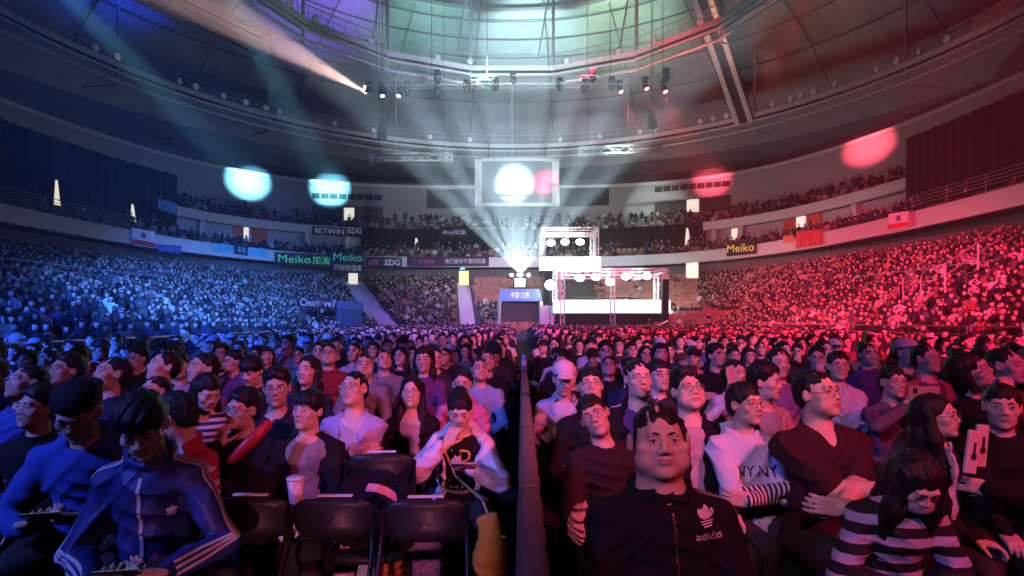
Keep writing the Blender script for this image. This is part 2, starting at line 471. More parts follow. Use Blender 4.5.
# ================================================================== hung screen
def screen():
    Y=56.0; p0=W(476,206,Y); p1=W(558,159,Y); w=p1.x-p0.x; h=p1.z-p0.z; c=(p0+p1)/2
    root=empty('projection_screen',(c.x,Y,p0.z)); tag(root,'big framed projection screen hung over the far end of the hall','screen')
    mb=MB(); mb.box((0,0,h/2),(w-.9,.12,h-.6)); mb.build('screen_panel',mat('screen_cloth',(.22,.22,.24),.8),root)
    for (cx,cz,dx,dz) in ((-w/2+.25,h/2,.7,h),(w/2-.25,h/2,.7,h),(0,.12,w,.3),(0,h-.12,w,.3)):
        mb=MB(); mb.box((cx,-.1,cz),(dx,.35,dz)); mb.build('screen_frame',pale,root)
    for x in (-w*.35,w*.35):
        mb=MB(); mb.tube([(x,0,h),(x,0,19-p0.z)],.03,5); mb.build('hanger',darksteel,root)
screen()
# ================================================================== trusses
def truss_mb(mb,P0,P1,w,h,n,r=.03,br=.018):
    P0=Vector(P0);P1=Vector(P1);d=(P1-P0).normalized(); s=d.cross(Vector((0,0,1)))
    if s.length<.01: s=Vector((1,0,0))
    s.normalize(); u=s.cross(d)
    cs=[s*(a*w/2)+u*(b*h/2) for a,b in ((-1,-1),(1,-1),(1,1),(-1,1))]
    for c in cs: mb.tube([P0+c,P1+c],r,5)
    for k in range(n):
        a=P0.lerp(P1,k/n); b=P0.lerp(P1,(k+1)/n)
        for i in range(4):
            c0=cs[i];c1=cs[(i+1)%4]
            if k%2: c0,c1=c1,c0
            mb.tube([a+c0,b+c1],br,4,cap=False)
    for P in (P0,P1):
        for i in range(4): mb.tube([P+cs[i],P+cs[(i+1)%4]],br,4,cap=False)
def hung_truss(name,label,P0,P1,w,h,n,m,hang,r=.035):
    P0=Vector(P0);P1=Vector(P1); c=(P0+P1)/2
    root=empty(name,c); tag(root,label,'truss')
    mb=MB(); truss_mb(mb,P0-c,P1-c,w,h,n,r,r*.6); mb.build('truss_frame',m,root)
    for t in hang:
        p=P0.lerp(P1,t)-c; r2=sqrt((P0.lerp(P1,t).x-CX)**2+(P0.lerp(P1,t).y-CY)**2)
        mb=MB(); mb.tube([p+Vector((0,0,h/2)),(p.x,p.y,dome_z(r2)-c.z-.2)],.018,4); mb.build('suspension_cable',darksteel,root)
    return root
hung_truss('lighting_truss','long lighting truss hung across the hall carrying a row of moving heads',W(364,83,33),W(672,81,33),.5,.5,28,mat('truss_grey',(.34,.34,.35),.45,.5),(.04,.22,.4,.6,.8,.97),.024)
hung_truss('lighting_truss','short blue-lit truss hung before the dark recess, beside the big screen',W(371,158.5,44),W(452,157.5,44),.5,.55,9,alu,(.1,.9),.05)
hung_truss('lighting_truss','short white-lit truss hung before the dark recess over the red-lit side',W(579,151.5,44),W(662,149,44),.5,.55,9,alu,(.1,.9),.05)
# moving heads on the long truss
lens_m={}
def lens_mat(c,s):
    key=(c,s)
    if key not in lens_m: lens_m[key]=mat('lamp_lens_'+str(len(lens_m)),c,.2,emit=c,estr=s)
    return lens_m[key]
def moving_head(loc,aim,c,s,label,sc=1.0):
    e=empty('moving_head',loc); tag(e,label,'stage light','moving heads on the long truss')
    mb=MB(); mb.box((0,0,-.08),(.36,.3,.16),bev=.03); mb.build('base',blackp,e)
    d=Vector(aim).normalized(); yaw=atan2(d.y,d.x)
    M=Matrix.Rotation(yaw,3,'Z'); mb=MB()
    for sgn in (-1,1): mb.box(M@Vector((0,sgn*.2,-.36)),(.14,.05,.44),M,bev=.015)
    mb.box((0,0,-.18),(.16,.16,.06)); mb.build('yoke',blackp,e)
    q=d.to_track_quat('Z','Y').to_matrix().to_4x4(); q.translation=Vector((0,0,-.48))
    mb=MB(); mb.lathe([(.06,-.24),(.13,-.2),(.155,-.02),(.155,.18),(.14,.24)],12,q); h=mb.build('lamp_head',blackp,e,True)
    mb=MB(); mb.lathe([(.12,.238),(.11,.25)],12,q); mb.build('lens',lens_mat(c,s),h)
    e.scale=(sc,sc,sc)
    return e
RED=(1,.18,.2); BLU=(.25,.5,1); WRM=(1,.72,.6); OFF=(.05,.06,.07)
heads=[(368.5,83,(-.75,-.62,.10),WRM,40,'turned to throw the warm white beam sideways'),
 (382,86,(.2,-.3,-1),BLU,14,'with small blue lens, second along the truss'),
 (400,86,(-.35,-.3,-1),(.5,.75,1),22,'with bright pale blue lens pointing down'),
 (407,84,(.3,.3,-1),OFF,0,'unlit, next to the bright pale blue one'),
 (437.5,72,(.1,.2,-1),OFF,0,'unlit, sitting upright over another lamp'),
 (437.8,86,(0,.4,-1),OFF,0,'unlit, hanging below the upright one'),
 (467,82,(-.1,.3,-1),OFF,0,'unlit, first after the blue-lit section'),
 (495,80,(.1,.5,-1),(.2,.45,.8),.3,'unlit with bluish case'),
 (513,73,(.3,-.2,-.9),OFF,0,'unlit, upright above the truss middle'),
 (560,80,(0,.3,-1),OFF,0,'unlit, first past the truss middle'),
 (585,81,(0,.3,-1),OFF,0,'unlit, second past the truss middle'),
 (593,71,(-.3,.3,-.9),OFF,0,'unlit, upright above the truss near red lamps'),
 (612,79,(0,.4,-1),OFF,0,'unlit, touching a red-lit one'),
 (619.5,82,(.35,-.3,-1),RED,22,'with red lens, beside an unlit one'),
 (645,79,(.4,-.3,-1),RED,22,'with red lens, tilted toward the red-lit stand'),
 (664,82,(.3,-.3,-1),RED,22,'with red lens, under the truss end'),
 (666,70,(.3,.2,-1),OFF,0,'unlit, upright on the truss end')]
for (px,py,aim,c,s,l) in heads:
    p=W(px,py,33); moving_head(p+Vector((0,0,.1)),aim,c if s else (.02,.02,.025),s,'black moving head '+l,1.0)
# line array speakers
def line_array(px,py0,py1,Y,label,bend):
    top=W(px,py0,Y); bot=W(px,py1,Y); L=top.z-bot.z; n=8
    root=empty('line_array_speaker',top); tag(root,label,'loudspeaker')
    for k in range(n):
        f=k/n; a=bend*(f**1.6); z=-.5-(L-.5)*f; w=.36 if k<3 else .55
        M=Matrix.Rotation(a,3,'X')
        mb=MB(); mb.box((0,-.25*f*f,z),(w,.5,(L-.5)/n*.92),M,bev=.03); mb.build('speaker_cabinet',blackp,root)
    mb=MB(); mb.box((0,0,-.2),(.3,.5,.35)); mb.tube([(0,0,0),(0,0,26-top.z)],.025,5); mb.build('rigging',darksteel,root)
line_array(382.5,115,142,36,'black line array speaker hung before the blue-lit catwalk',.5)
line_array(651.5,106,130,36,'black line array speaker hung before the red-lit catwalk',-.1)

# ================================================================== broadcast boxes
led=mat('white_led_wall',(.8,.85,.85),.5,emit=(.86,1,.97),estr=2.2)
led2=mat('white_booth_fascia',(.9,.9,.9),.5,emit=(.9,1,.98),estr=1.7)
lampw=mat('booth_lamp',(1,1,1),.4,emit=(.92,1,1),estr=16)
def booth(name,label,x0,x1,ytop,yb0,yb1,Y,depth,lamps,segs,legs,ledm):
    a=W(x0,yb1,Y); b=W(x1,ytop,Y); w=b.x-a.x; zb0=W(x0,yb1,Y).z; zb1=W(x0,yb0,Y).z; zt=b.z
    root=empty(name,(a.x,Y,0)); tag(root,label,'broadcast booth')
    mb=MB(); mb.box((w/2,depth/2,zb0+.05),(w+.4,depth,.15)); mb.build('stage_deck',darkpanel,root)
    for k in range(segs):
        sw=(w+.5)/segs
        mb=MB(); mb.box((-.25+sw*(k+.5),-.06,(zb0+zb1)/2),(sw-.03,.08,zb1-zb0),bev=.01); mb.build('fascia_panel',ledm,root)
    for (x,y) in ((0.1,0),(w-.1,0),(0.1,depth),(w-.1,depth)):
        mb=MB(); truss_mb(mb,(x,y,zb1-.1),(x,y,zt),.3,.3,8,.03,.018); mb.build('truss_post',alu,root)
    for (p,q) in (((0,0,zt),(w,0,zt)),((0,depth,zt),(w,depth,zt)),((0.1,0,zt),(.1,depth,zt)),((w-.1,0,zt),(w-.1,depth,zt)),((0,0,zt-.55),(w,0,zt-.55))):
        mb=MB(); truss_mb(mb,p,q,.25,.25,14,.03,.016); mb.build('truss_beam',alu,root)
    for (px,py) in lamps:
        p=W(px,py,Y)-Vector((a.x,Y,0))
        mb=MB(); mb.lathe([(.12,0.2),(.2,.1),(.26,-.05)],12,Matrix.Translation((p.x,.28,p.z))@Matrix.Rotation(pi/2,4,'X')); sh=mb.build('lamp_housing',blackp,root)
        mb=MB(); mb.ball((p.x,-.02,p.z),(.36,.16,.26),12,8); mb.build('lamp',lampw,root)
    mb=MB(); mb.box((w*.5,depth*.6,zb1+.25),(w*.6,.7,.08),bev=.02); mb.box((w*.3,depth*.6,zb1-.1),(.08,.5,.7)); mb.box((w*.7,depth*.6,zb1-.1),(.08,.5,.7)); mb.build('desk',darkpanel,root)
    if legs:
        for x in legs:
            p=W(x,330,Y).x-a.x
            mb=MB(); truss_mb(mb,(p,-.3,0),(p,-.3,zt if x!=608 else zb1+3.1),.32,.32,12,.03,.018); mb.build('support_tower',alu,root)
        mb=MB(); mb.box((w/2,.35,zb0/2),(w,.06,zb0-.1)); mb.build('skirt_cloth',blackcloth,root)
    else:
        mb=MB(); mb.box((w/2,depth*.5,zb0/2),(w*.9,depth*.7,zb0-.05)); mb.build('black_base',blackcloth,root)
    return root
booth('caster_booth','wide truss-framed white booth with bright lamps at floor level',556,667,270,300,313,45,3.0,[(580,278),(596,277),(626,276.5),(647,276),(610,282)],6,(562,612),led)
booth('analyst_booth','smaller white truss booth raised behind the wide booth',542,598,229,257,270.5,50,3.0,[(551,243),(565,242),(580,242)],2,None,led2)
# black pole by the wide booth
e=empty('black_mast',W(665,341,44.5)); tag(e,'tall black cloth-covered mast at the end of the wide booth','mast')
mb=MB(); mb.box((0,0,2.4),(.5,.5,4.8),bev=.04); mb.build('mast_cover',blackcloth,e); mb=MB(); mb.box((0,0,.05),(1.2,1.2,.1),bev=.02); mb.build('base_plate',darksteel,e)
# follow light standing beside the booths
p=W(550,285,46); e=empty('blinder_lamp',(p.x,p.y,0)); tag(e,'single bright white lamp on a stand beside the wide booth','stage light')
mb=MB(); mb.tube([(0,0,0),(0,0,p.z-.3)],.05,6); mb.build('stand',darksteel,e)
mb=MB(); mb.ball((0,-.1,p.z),(.42,.12,.40),12,8); mb.build('lamp',mat('blinder_glow',(1,1,1),.4,emit=(.9,1,1),estr=9),e)
mb=MB(); mb.lathe([(.2,.25),(.4,.05),(.45,-.02)],12,Matrix.Translation((0,.05,p.z))@Matrix.Rotation(pi/2,4,'X')); mb.build('housing',blackp,e)
p=W(547,322,46); e=empty('roll_up_sign',(p.x,p.y,0)); tag(e,'narrow pale printed board standing beside the wide booth','sign')
mb=MB(); mb.box((0,0,1.7),(1.1,.06,2.2)); mb.build('board',mat('board_print',(.42,.45,.46),.6,noise=.5,nscale=3),e); mb=MB(); mb.box((0,0,.3),(.7,.3,.6)); mb.build('foot',darksteel,e)

# ================================================================== projector platform and tunnel
def portal():
    Y=47.3; a=W(498,331,Y); b=W(542,289,Y); w=b.x-a.x; zt=b.z
    root=empty('entrance_tunnel',((a.x+b.x)/2,Y,0)); tag(root,'dark entrance tunnel mouth under a blue lettered header','tunnel')
    for s in (-1,1):
        mb=MB(); mb.box((s*(w/2-.12),.6,zt*.4),(.22,1.4,zt*.8),bev=.03); mb.build('side_wall',suite_grey,root)
    mb=MB(); mb.add([(-w/2,-.1,zt-1.0),(w/2,-.1,zt-1.0),(w/2-.2,-.1,zt),(-w/2+.2,-.1,zt),(-w/2,1.2,zt-1.0),(w/2,1.2,zt-1.0),(w/2-.2,1.2,zt),(-w/2+.2,1.2,zt)],
        [(0,1,2,3),(5,4,7,6),(4,0,3,7),(1,5,6,2),(3,2,6,7),(4,5,1,0)])
    h=mb.build('header_sign',mat('header_blue',(.08,.16,.42),.5,emit=(.2,.35,.9),estr=.25),root)
    lettering('中国·江西',.6,mat('header_letter',(.8,.85,1),.5,emit=(.8,.9,1),estr=.5),h,(0,-.13,zt-.52),(pi/2,0,0),fit=(w*.42,.5))
    mb=MB(); mb.box((0,.9,(zt-1)/2),(w-.4,.1,zt-1)); mb.build('curtain',mat('tunnel_curtain',(.05,.06,.055),.9,noise=.3,nscale=3),root)
    mb=MB(); mb.tube([(-w/2-.2,-.3,.2),(-w/2+.25,-.3,zt-1)],.06,5); mb.tube([(w/2+.1,-.3,.2),(w/2-.05,-.3,zt-1)],.06,5); mb.build('frame_tube',alu,root)
portal()
PJ=W(520,274,53.5)
def projector():
    x0=PJ.x; base=empty('projector_plinth',(x0,PJ.y,3.2)); tag(base,'pale boxed plinth carrying the beam projector','plinth')
    zt=PJ.z-.55-3.2
    mb=MB(); mb.box((0,0,zt/2),(1.3,1.4,zt),bev=.04); mb.build('plinth_box',darkpanel,base)
    mb=MB(); p=W(520,283,PJ.y-.75); mb.box((p.x-x0,-.75,p.z-3.2),(.95,.06,.75)); mb.build('pale_front',mat('plinth_glow',(.75,.55,.5),.6,emit=(1,.75,.65),estr=.35),base)  # pale front of the plinth, its brightness put in as emission
    e=empty('projector',(x0,PJ.y,PJ.z-.5)); tag(e,'show projector throwing the fan of white beams','projector')
    mb=MB(); mb.box((0,0,.3),(.8,1.0,.5),bev=.06); mb.build('housing',blackp,e)
    mb=MB(); mb.lathe([(.14,0),(.17,.18),(.15,.2)],12,Matrix.Translation((0,-.5,.35))@Matrix.Rotation(pi/2,4,'X')); mb.build('lens_barrel',blackp,e)
    mb=MB(); mb.lathe([(.13,.2),(.02,.21)],12,Matrix.Translation((0,-.5,.35))@Matrix.Rotation(pi/2,4,'X')); mb.build('lens',mat('projector_lens',(1,1,1),.3,emit=(.85,.95,1),estr=120),e)
    for s in (-1,1):
        p=W(520+s*8.5,275.5,PJ.y-.3); e2=empty('beam_lamp',(p.x,p.y,p.z-.35)); tag(e2,'small white beam lamp on the %s side of the show projector'%('blue' if s<0 else 'red'),'stage light')
        mb=MB(); mb.box((0,0,.05),(.4,.4,.1),bev=.02); mb.box((-.17,0,.25),(.05,.15,.35)); mb.box((.17,0,.25),(.05,.15,.35)); mb.build('yoke',blackp,e2)
        mb=MB(); mb.ball((0,-.05,.35),.16,10,7); mb.build('lamp_head',blackp,e2); mb=MB(); mb.ball((0,-.2,.38),(.14,.05,.14),10,6); mb.build('lens',mat('beam_lens',(1,1,1),.3,emit=(.9,.97,1),estr=30),e2)
projector()
# platform that carries the plinth is the stand itself

# ================================================================== banners and flags
def banner(label,pl,x0,x1,y0,y1,m,texts=(),name='banner',skew=0,sag=.03,out=.12,cat='banner',group=None):
    """cloth hung on a curved parapet; y0,y1 = (at x0,at x1) picture rows of top and bottom"""
    n=8; P=[];
    (xa,ya),ta=pl.off(-out).hit(x0); (xb,yb),tb=pl.off(-out).hit(x1)
    A_=Vector((xa,ya,0));B_=Vector((xb,yb,0)); c=(A_+B_)/2
    d=(B_-A_); w=d.length; d.normalize(); yaw=atan2(d.y,d.x)
    zt0=CAMZ-(y0[0]-320)/F*ya; zt1=CAMZ-(y0[1]-320)/F*yb; zb0=CAMZ-(y1[0]-320)/F*ya; zb1=CAMZ-(y1[1]-320)/F*yb
    c.z=(zt0+zt1+zb0+zb1)/4
    root=empty(name,c,yaw); tag(root,label,cat,group)
    mb=MB(); top=[];bot=[];top2=[];bot2=[]
    for k in range(n+1):
        f=k/n; x=-w/2+w*f; by=.035*sin(k*2.1)*sag/.03
        top.append((x,by,zt0*(1-f)+zt1*f-c.z)); bot.append((x,by*1.4-.01,zb0*(1-f)+zb1*f-c.z))
        top2.append((x,by+.03,top[-1][2])); bot2.append((x,by*1.4+.02,bot[-1][2]))
    mb.strip(bot,top); mb.strip(top2,bot2) ; mb.strip(top,top2); mb.strip(bot2,bot)
    mb.add([top[0],top2[0],bot2[0],bot[0]],[(0,1,2,3)]); mb.add([top[-1],top2[-1],bot2[-1],bot[-1]],[(3,2,1,0)])
    cl=mb.build('cloth',m,root); h=(zt0-zb0+zt1-zb1)/2
    for (t,u,v,fw,fh,tm) in texts:   # centre in fractions, size in fractions
        x=-w/2+w*u; z=(zt0*(1-u)+zt1*u)*(1-v)+(zb0*(1-u)+zb1*u)*v-c.z
        tilt=atan2((zt1-zt0+zb1-zb0)/2,w)
        lettering(t,.6,tm,root,(x,-.075*sag/.03-.02,z),(pi/2,-tilt,0),fit=(w*fw,h*fh))
    return root
bblack=mat('banner_black',(.012,.013,.02),.8); bnavy=mat('banner_navy',(.02,.03,.09),.8)
def ink(n,c,s=.25): return mat('ink_'+n,c,.6,emit=c,estr=s) if s else mat('ink_'+n,c,.6)  # letter inks with a faint glow put into the material
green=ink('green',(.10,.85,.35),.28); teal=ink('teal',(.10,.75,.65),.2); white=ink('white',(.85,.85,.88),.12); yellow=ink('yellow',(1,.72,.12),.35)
pink=ink('pink',(.8,.2,.5),.05); redc=mat('flag_red',(.62,.03,.05),.7); whitec=mat('flag_white',(.75,.75,.78),.7); cyanc=mat('banner_cyan',(.20,.62,.72),.7)
AF=A
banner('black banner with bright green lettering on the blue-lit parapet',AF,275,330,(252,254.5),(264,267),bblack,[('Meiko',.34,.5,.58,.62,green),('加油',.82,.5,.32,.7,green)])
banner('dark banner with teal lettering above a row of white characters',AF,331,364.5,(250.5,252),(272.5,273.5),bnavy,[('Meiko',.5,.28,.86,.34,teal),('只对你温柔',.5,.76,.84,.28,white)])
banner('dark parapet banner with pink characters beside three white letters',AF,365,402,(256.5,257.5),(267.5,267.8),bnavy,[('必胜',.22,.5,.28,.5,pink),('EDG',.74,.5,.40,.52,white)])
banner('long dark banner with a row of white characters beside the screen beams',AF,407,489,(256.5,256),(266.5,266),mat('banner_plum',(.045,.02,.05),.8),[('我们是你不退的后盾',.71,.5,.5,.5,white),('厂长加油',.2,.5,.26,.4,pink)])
banner('dark banner with six white letters on the upper parapet',BP,312,346,(226,228),(234.5,236.5),bnavy,[('8ETWIN',.5,.5,.86,.6,white)])
banner('small dark banner with three white letters on the upper parapet',BP,346.5,363,(225,226),(236.5,237),bblack,[('EDG',.5,.45,.8,.5,white)])
banner('black banner with small white lettering on the high black drape',BP.off(-.2),440,468,(227,227),(238,238),bblack,[('iBoy加油',.5,.5,.8,.5,white)])
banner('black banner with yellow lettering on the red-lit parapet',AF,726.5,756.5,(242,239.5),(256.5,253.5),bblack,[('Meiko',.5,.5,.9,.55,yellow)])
banner('large red pictured banner hung under the lit door of the red-lit tier',AF,796,823,(231.5,228.5),(248.5,244.5),mat('banner_red',(.55,.05,.07),.7,noise=.6,nscale=2.5))
banner('small orange sign on the red-lit parapet rail',AF,783,794,(236,235),(243,242),mat('sign_orange',(.7,.22,.12),.6),name='sign',cat='sign')
banner('pale cyan banner on the blue-lit parapet below the red doors',AF,213.5,233,(243,245),(252,254),cyanc,[('加油',.5,.5,.6,.5,mat('ink_teal_dark',(.1,.4,.5),.6))])
banner('pale cyan banner on the blue-lit parapet next to the green lettering',AF,248,267.5,(247,249),(256,258),cyanc,[('必胜',.5,.5,.6,.5,mat('ink_teal_dark',(.1,.4,.5),.6))])
banner('dark hand-lettered banner between the two pale cyan banners',AF,234,247.5,(243,245.5),(254,256),bnavy,[('加油',.5,.5,.6,.5,teal)])
banner('blue lettered banner near the white flag on the blue-lit parapet',AF,157,181,(244,246),(251,254),navy,[('IG FOREVER',.5,.5,.86,.5,mat('ink_blue',(.25,.4,.8),.6))])
banner('light blue hanging cloth at the end of the blue-lit upper parapet',BP,158,177,(198,204),(209,215),mat('cloth_blue',(.10,.30,.62),.8,noise=.4,nscale=3),name='cloth_banner')
def flag(label,pl,x0,x1,y0,y1):
    r=banner(label,pl,x0,x1,y0,y1,whitec,name='flag',sag=.06,out=.2,cat='flag')
    bb=[c for c in r.children if c.name.startswith('cloth')][0].data; vs=[Vector(v.co) for v in bb.vertices][:18]
    bot=vs[:9]; top=vs[9:18]
    mb=MB(); mb.strip([b.lerp(t,.04)+Vector((0,-.03,0)) for b,t in zip(bot,top)],[b.lerp(t,.34)+Vector((0,-.03,0)) for b,t in zip(bot,top)]); mb.build('stripe',redc,r)
    c=(bot[4]+top[4])/2; h=(top[4]-bot[4]).length
    mb=MB(); mb.lathe([(h*.17,0),(h*.17,.02)],14,Matrix.Translation(c+Vector((0,-.1,h*.15)))@Matrix.Rotation(pi/2,4,'X')@Matrix.Scale(1.3,4,(1,0,0))); mb.build('emblem',mat('emblem_dark',(.16,.12,.3),.6),r)
flag('white flag with a red stripe and dark emblem on the blue-lit parapet',AF,131.5,154,(227.5,231.5),(244.5,248.5))
flag('pale flag with a red stripe and dark emblem on the red-lit parapet',AF,888.5,910,(214,210.5),(230,227))
# blue box front with its banner, in the lower blue-lit stand
def box_front():
    pl=Q.lerp(OUT,.16); (xa,ya),_=pl.hit(296); (xb,yb),_=pl.hit(362); a=Vector((xa,ya,0)); b=Vector((xb,yb,0)); d=b-a; w=d.length
    zt=CAMZ-(303-320)/F*yb; zb=CAMZ-(326-320)/F*yb
    root=empty('stand_front_box',(a+b)/2,atan2(d.y,d.x)); tag(root,'blue panelled box front in the lower stand beside the stairs','barrier')
    mb=MB(); mb.box((w*.28,0,(zt+zb)/2),(w*.42,.12,zt-zb),bev=.02); mb.build('front_panel',mat('dark_blue_panel',(.03,.07,.2),.6),root)
    mb=MB(); mb.box((w*.28,-.05,zt-.22),(w*.44,.14,.55),bev=.03); mb.build('top_rail',navy,root)
    for k in range(5):
        mb=MB(); mb.box((w*(.1+.09*k),-.08,(zt+zb)/2),(.06,.06,zt-zb)); mb.build('mullion',navy,root)
box_front()
banner('dark banner with white and pink lettering hung low in the blue-lit stand',Q.lerp(OUT,.16),297,336,(297.5,299),(306.5,308),bnavy,[('Clearl',.26,.5,.44,.75,white),('o',.54,.5,.09,.5,pink),('ve7',.79,.5,.34,.75,white)],out=.5)

# ================================================================== railings
rail_m=mat('rail_steel',(.22,.22,.23),.5,.3)
def railing(label,pts,h,bars,step,m=rail_m,r=.025,name='railing',group=None):
    pts=[Vector(p) for p in pts]; c=pts[0].copy()
    root=empty(name,c); tag(root,label,'railing',group)
    for b in range(bars):
        f=h*(1-b/max(bars,1)*.8); mb=MB(); mb.tube([p-c+Vector((0,0,f)) for p in pts],r,5); mb.build('rail_bar',m,root)
    acc=0; nxt=0
    for i in range(len(pts)-1):
        L=(pts[i+1]-pts[i]).length
        while nxt<=acc+L:
            q=pts[i].lerp(pts[i+1],(nxt-acc)/L)-c
            mb=MB(); mb.tube([q,q+Vector((0,0,h))],r*1.1,5); mb.build('post',m,root); nxt+=step
        acc+=L
    return root
def curve_between(pl,z,px0,px1,n=16):
    _,t0=pl.hit(px0); _,t1=pl.hit(px1); return [(*pl.at(t0+(t1-t0)*k/n),z) for k in range(n+1)]
railing('low steel floor railing before the blue-lit lower stand',[(-8.75,7.5,0),(-8.75,20,0),(-8.75,30,0),(-8.75,38,0)],1.24,2,2.5,m=mat('rail_warm_steel',(.50,.45,.40),.4,.5))
railing('steel front railing of the red-lit lower stand',curve_between(Q.off(-.1),.45,1024,745),1.0,3,2.0)
railing('blue-lit front railing of the middle tier in the dark corner',curve_between(A.off(.1),8.3,2,131),1.0,4,2.6)
railing('red-lit front railing of the middle tier in the dark corner',curve_between(A.off(.1),8.3,912,1023),1.0,4,2.6)
railing('steel railing along the cross aisle of the blue-lit stand',curve_between(Q.lerp(OUT,.5),row_z(12),2,160),1.1,3,2.4)
railing('steel railing along the cross aisle of the red-lit stand',curve_between(Q.lerp(OUT,.5),row_z(12),850,1000),1.1,2,2.4)
railing('steep steel handrail beside the stairs of the red-lit stand',[W(945,264,20.0)-Vector((0,0,1.0)),W(1003,226,21.5)-Vector((0,0,1.0))],1.0,2,2.2,r=.035)
railing('short steel handrail beside the stairs of the red-lit stand',[W(903,279,24)-Vector((0,0,1.0)),W(915,269,25)-Vector((0,0,1.0))],1.0,4,1.4,r=.03)
railing('second short steel handrail by the red-lit stairs, higher up',[W(921,276,23)-Vector((0,0,1.0)),W(928,268,23.7)-Vector((0,0,1.0))],1.0,2,1.4,r=.03)
e=empty('crane_arm',W(690,329,44)); tag(e,'small pale camera crane arm resting beside the wide booth','camera crane')
mb=MB(); P=[W(655,328,44),W(667,321,44),W(657,327,44),W(735,328,44)]; o0=Vector(e.location)
mb.tube([W(655,328,44)-o0,W(668,320.5,44)-o0],.07,5); mb.tube([W(655,328.3,44)-o0,W(740,328.5,44)-o0],.09,5); mb.build('boom',alu,e)
mb=MB(); q=W(690,329,44)-o0; mb.tube([q,(q.x,q.y,-o0.z)],.09,6); mb.box((q.x,q.y,-o0.z+.1),(.9,.9,.2)); mb.build('pedestal',darksteel,e)
mb=MB(); q=W(680,326.5,43.8)-o0; mb.ball(q,(.28,.2,.25),10,7); mb.build('lamp',mat('crane_lamp',(1,.9,.9),.4,emit=(1,.85,.85),estr=8),e)
# emergency lights on the dark upper wall
for (px,py,l) in ((153.5,135.5,'green emergency sign on the dark upper wall, left of its pair'),(168.5,139,'green emergency sign on the dark upper wall, right of its pair')):
    (x,y),t=UW.off(-.25).hit(px); p=Vector((x,y,CAMZ-(py-320)/F*y)); e=empty('emergency_sign',p,atan2(tangent(UW,t).y,tangent(UW,t).x)+pi); tag(e,l.replace(', left of its pair',', nearer the dark corner').replace(', right of its pair',', nearer the blue spot'),'exit sign')
    mb=MB(); mb.box((0,0,0),(.5,.12,.28),bev=.02); mb.build('case',blackp,e); mb=MB(); mb.box((0,.07,0),(.42,.03,.2)); mb.build('glowing_face',mat('exit_green',(.1,.9,.5),.5,emit=(.1,1,.55),estr=1.0),e)
(x,y),t=OUT.off(-1.4).hit(462.5); e=empty('exit_sign',(x,y,CAMZ-(268.5-320)/F*y)); tag(e,'green exit sign above the yellow-lit doorway','exit sign')
mb=MB(); mb.box((0,0,0),(.6,.14,.3),bev=.02); mb.build('case',blackp,e); mb=MB(); mb.box((0,-.08,0),(.5,.03,.22)); mb.build('glowing_face',mat('exit_green',(.1,.9,.5),.5,emit=(.1,1,.55),estr=1.0),e)
# ================================================================== the distant crowd: one mass
CLOTH=[(.015,.015,.018),(.02,.02,.03),(.03,.035,.06),(.10,.10,.11),(.30,.30,.31),(.62,.62,.64),(.05,.06,.12),(.22,.05,.05),(.12,.10,.08),(.40,.28,.26)]
skin_far=mat('skin_distant',(.64,.43,.34),.55); skin_far_shaded=mat('skin_distant_shaded',(.26,.16,.12),.6); hair_far=mat('hair_distant',(.012,.010,.010),.6)  # darker copy puts the shade of turned-away faces into the skin colour
cloth_far=[mat(f'distant_cloth_{i}',c,.85) for i,c in enumerate(CLOTH)]
def far_person(kind):
    mb=MB()
    # torso
    rings=[]
    for (z,rx,ry,yo) in ((.42,.17,.13,.0),(.60,.155,.115,-.01),(.80,.175,.12,-.03),(.93,.19,.11,-.04),(1.0,.14,.08,-.045),(1.05,.06,.06,-.04)):
        rings.append([(rx*cos(2*pi*k/8),yo+ry*sin(2*pi*k/8),z) for k in range(8)])
    mb.mi=2; mb.sweep(rings)
    h=Vector((0,.0,1.19)); nu,nv=8,6
    b=len(mb.v); vs=[];fs=[];ms=[]
    for j in range(nv+1):
        ph=-pi/2+pi*j/nv
        for i in range(nu):
            a=2*pi*(i+.5)/nu
            vs.append((h.x+.080*cos(ph)*cos(a),h.y+.096*cos(ph)*sin(a),h.z+.118*sin(ph)))
    for j in range(nv):
        for i in range(nu):
            a=2*pi*(i+1)/nu; front=sin(a)>.2
            fs.append((j*nu+i,j*nu+(i+1)%nu,(j+1)*nu+(i+1)%nu,(j+1)*nu+i))
            ms.append(0 if (front and j<3) or (sin(a)>.6 and j<4) or j==0 else 1)
    for f,m in zip(fs,ms): mb.f.append(tuple(x+b for x in f)); mb.m.append(m)
    mb.v.extend(vs)
    if kind==1:
        mb.mi=1; mb.sweep([[(r*cos(2*pi*k/6),-.07+.5*r*sin(2*pi*k/6),z) for k in range(6)] for (z,r) in ((.92,.10),(1.08,.12),(1.28,.085))])
    mb.mi=2
    for s in (-1,1):
        e=(s*.25,.0,.72); w=(s*.07,.30,.62) if kind!=2 else (s*.12,.26,1.12)
        mb.tube([(s*.18,-.04,.95),e,w],[.06,.05,.04],5,cap=False)
        mb.mi=0; mb.ball(w,.045,5,4); mb.mi=2
        mb.mi=3; mb.tube([(s*.09,.02,.47),(s*.11,.42,.48),(s*.11,.42,.05)],[.085,.07,.05],5,cap=False); mb.mi=2
    return np.array(mb.v,float),mb.f,np.array(mb.m)
PROTO=[far_person(0),far_person(1),far_person(2)]
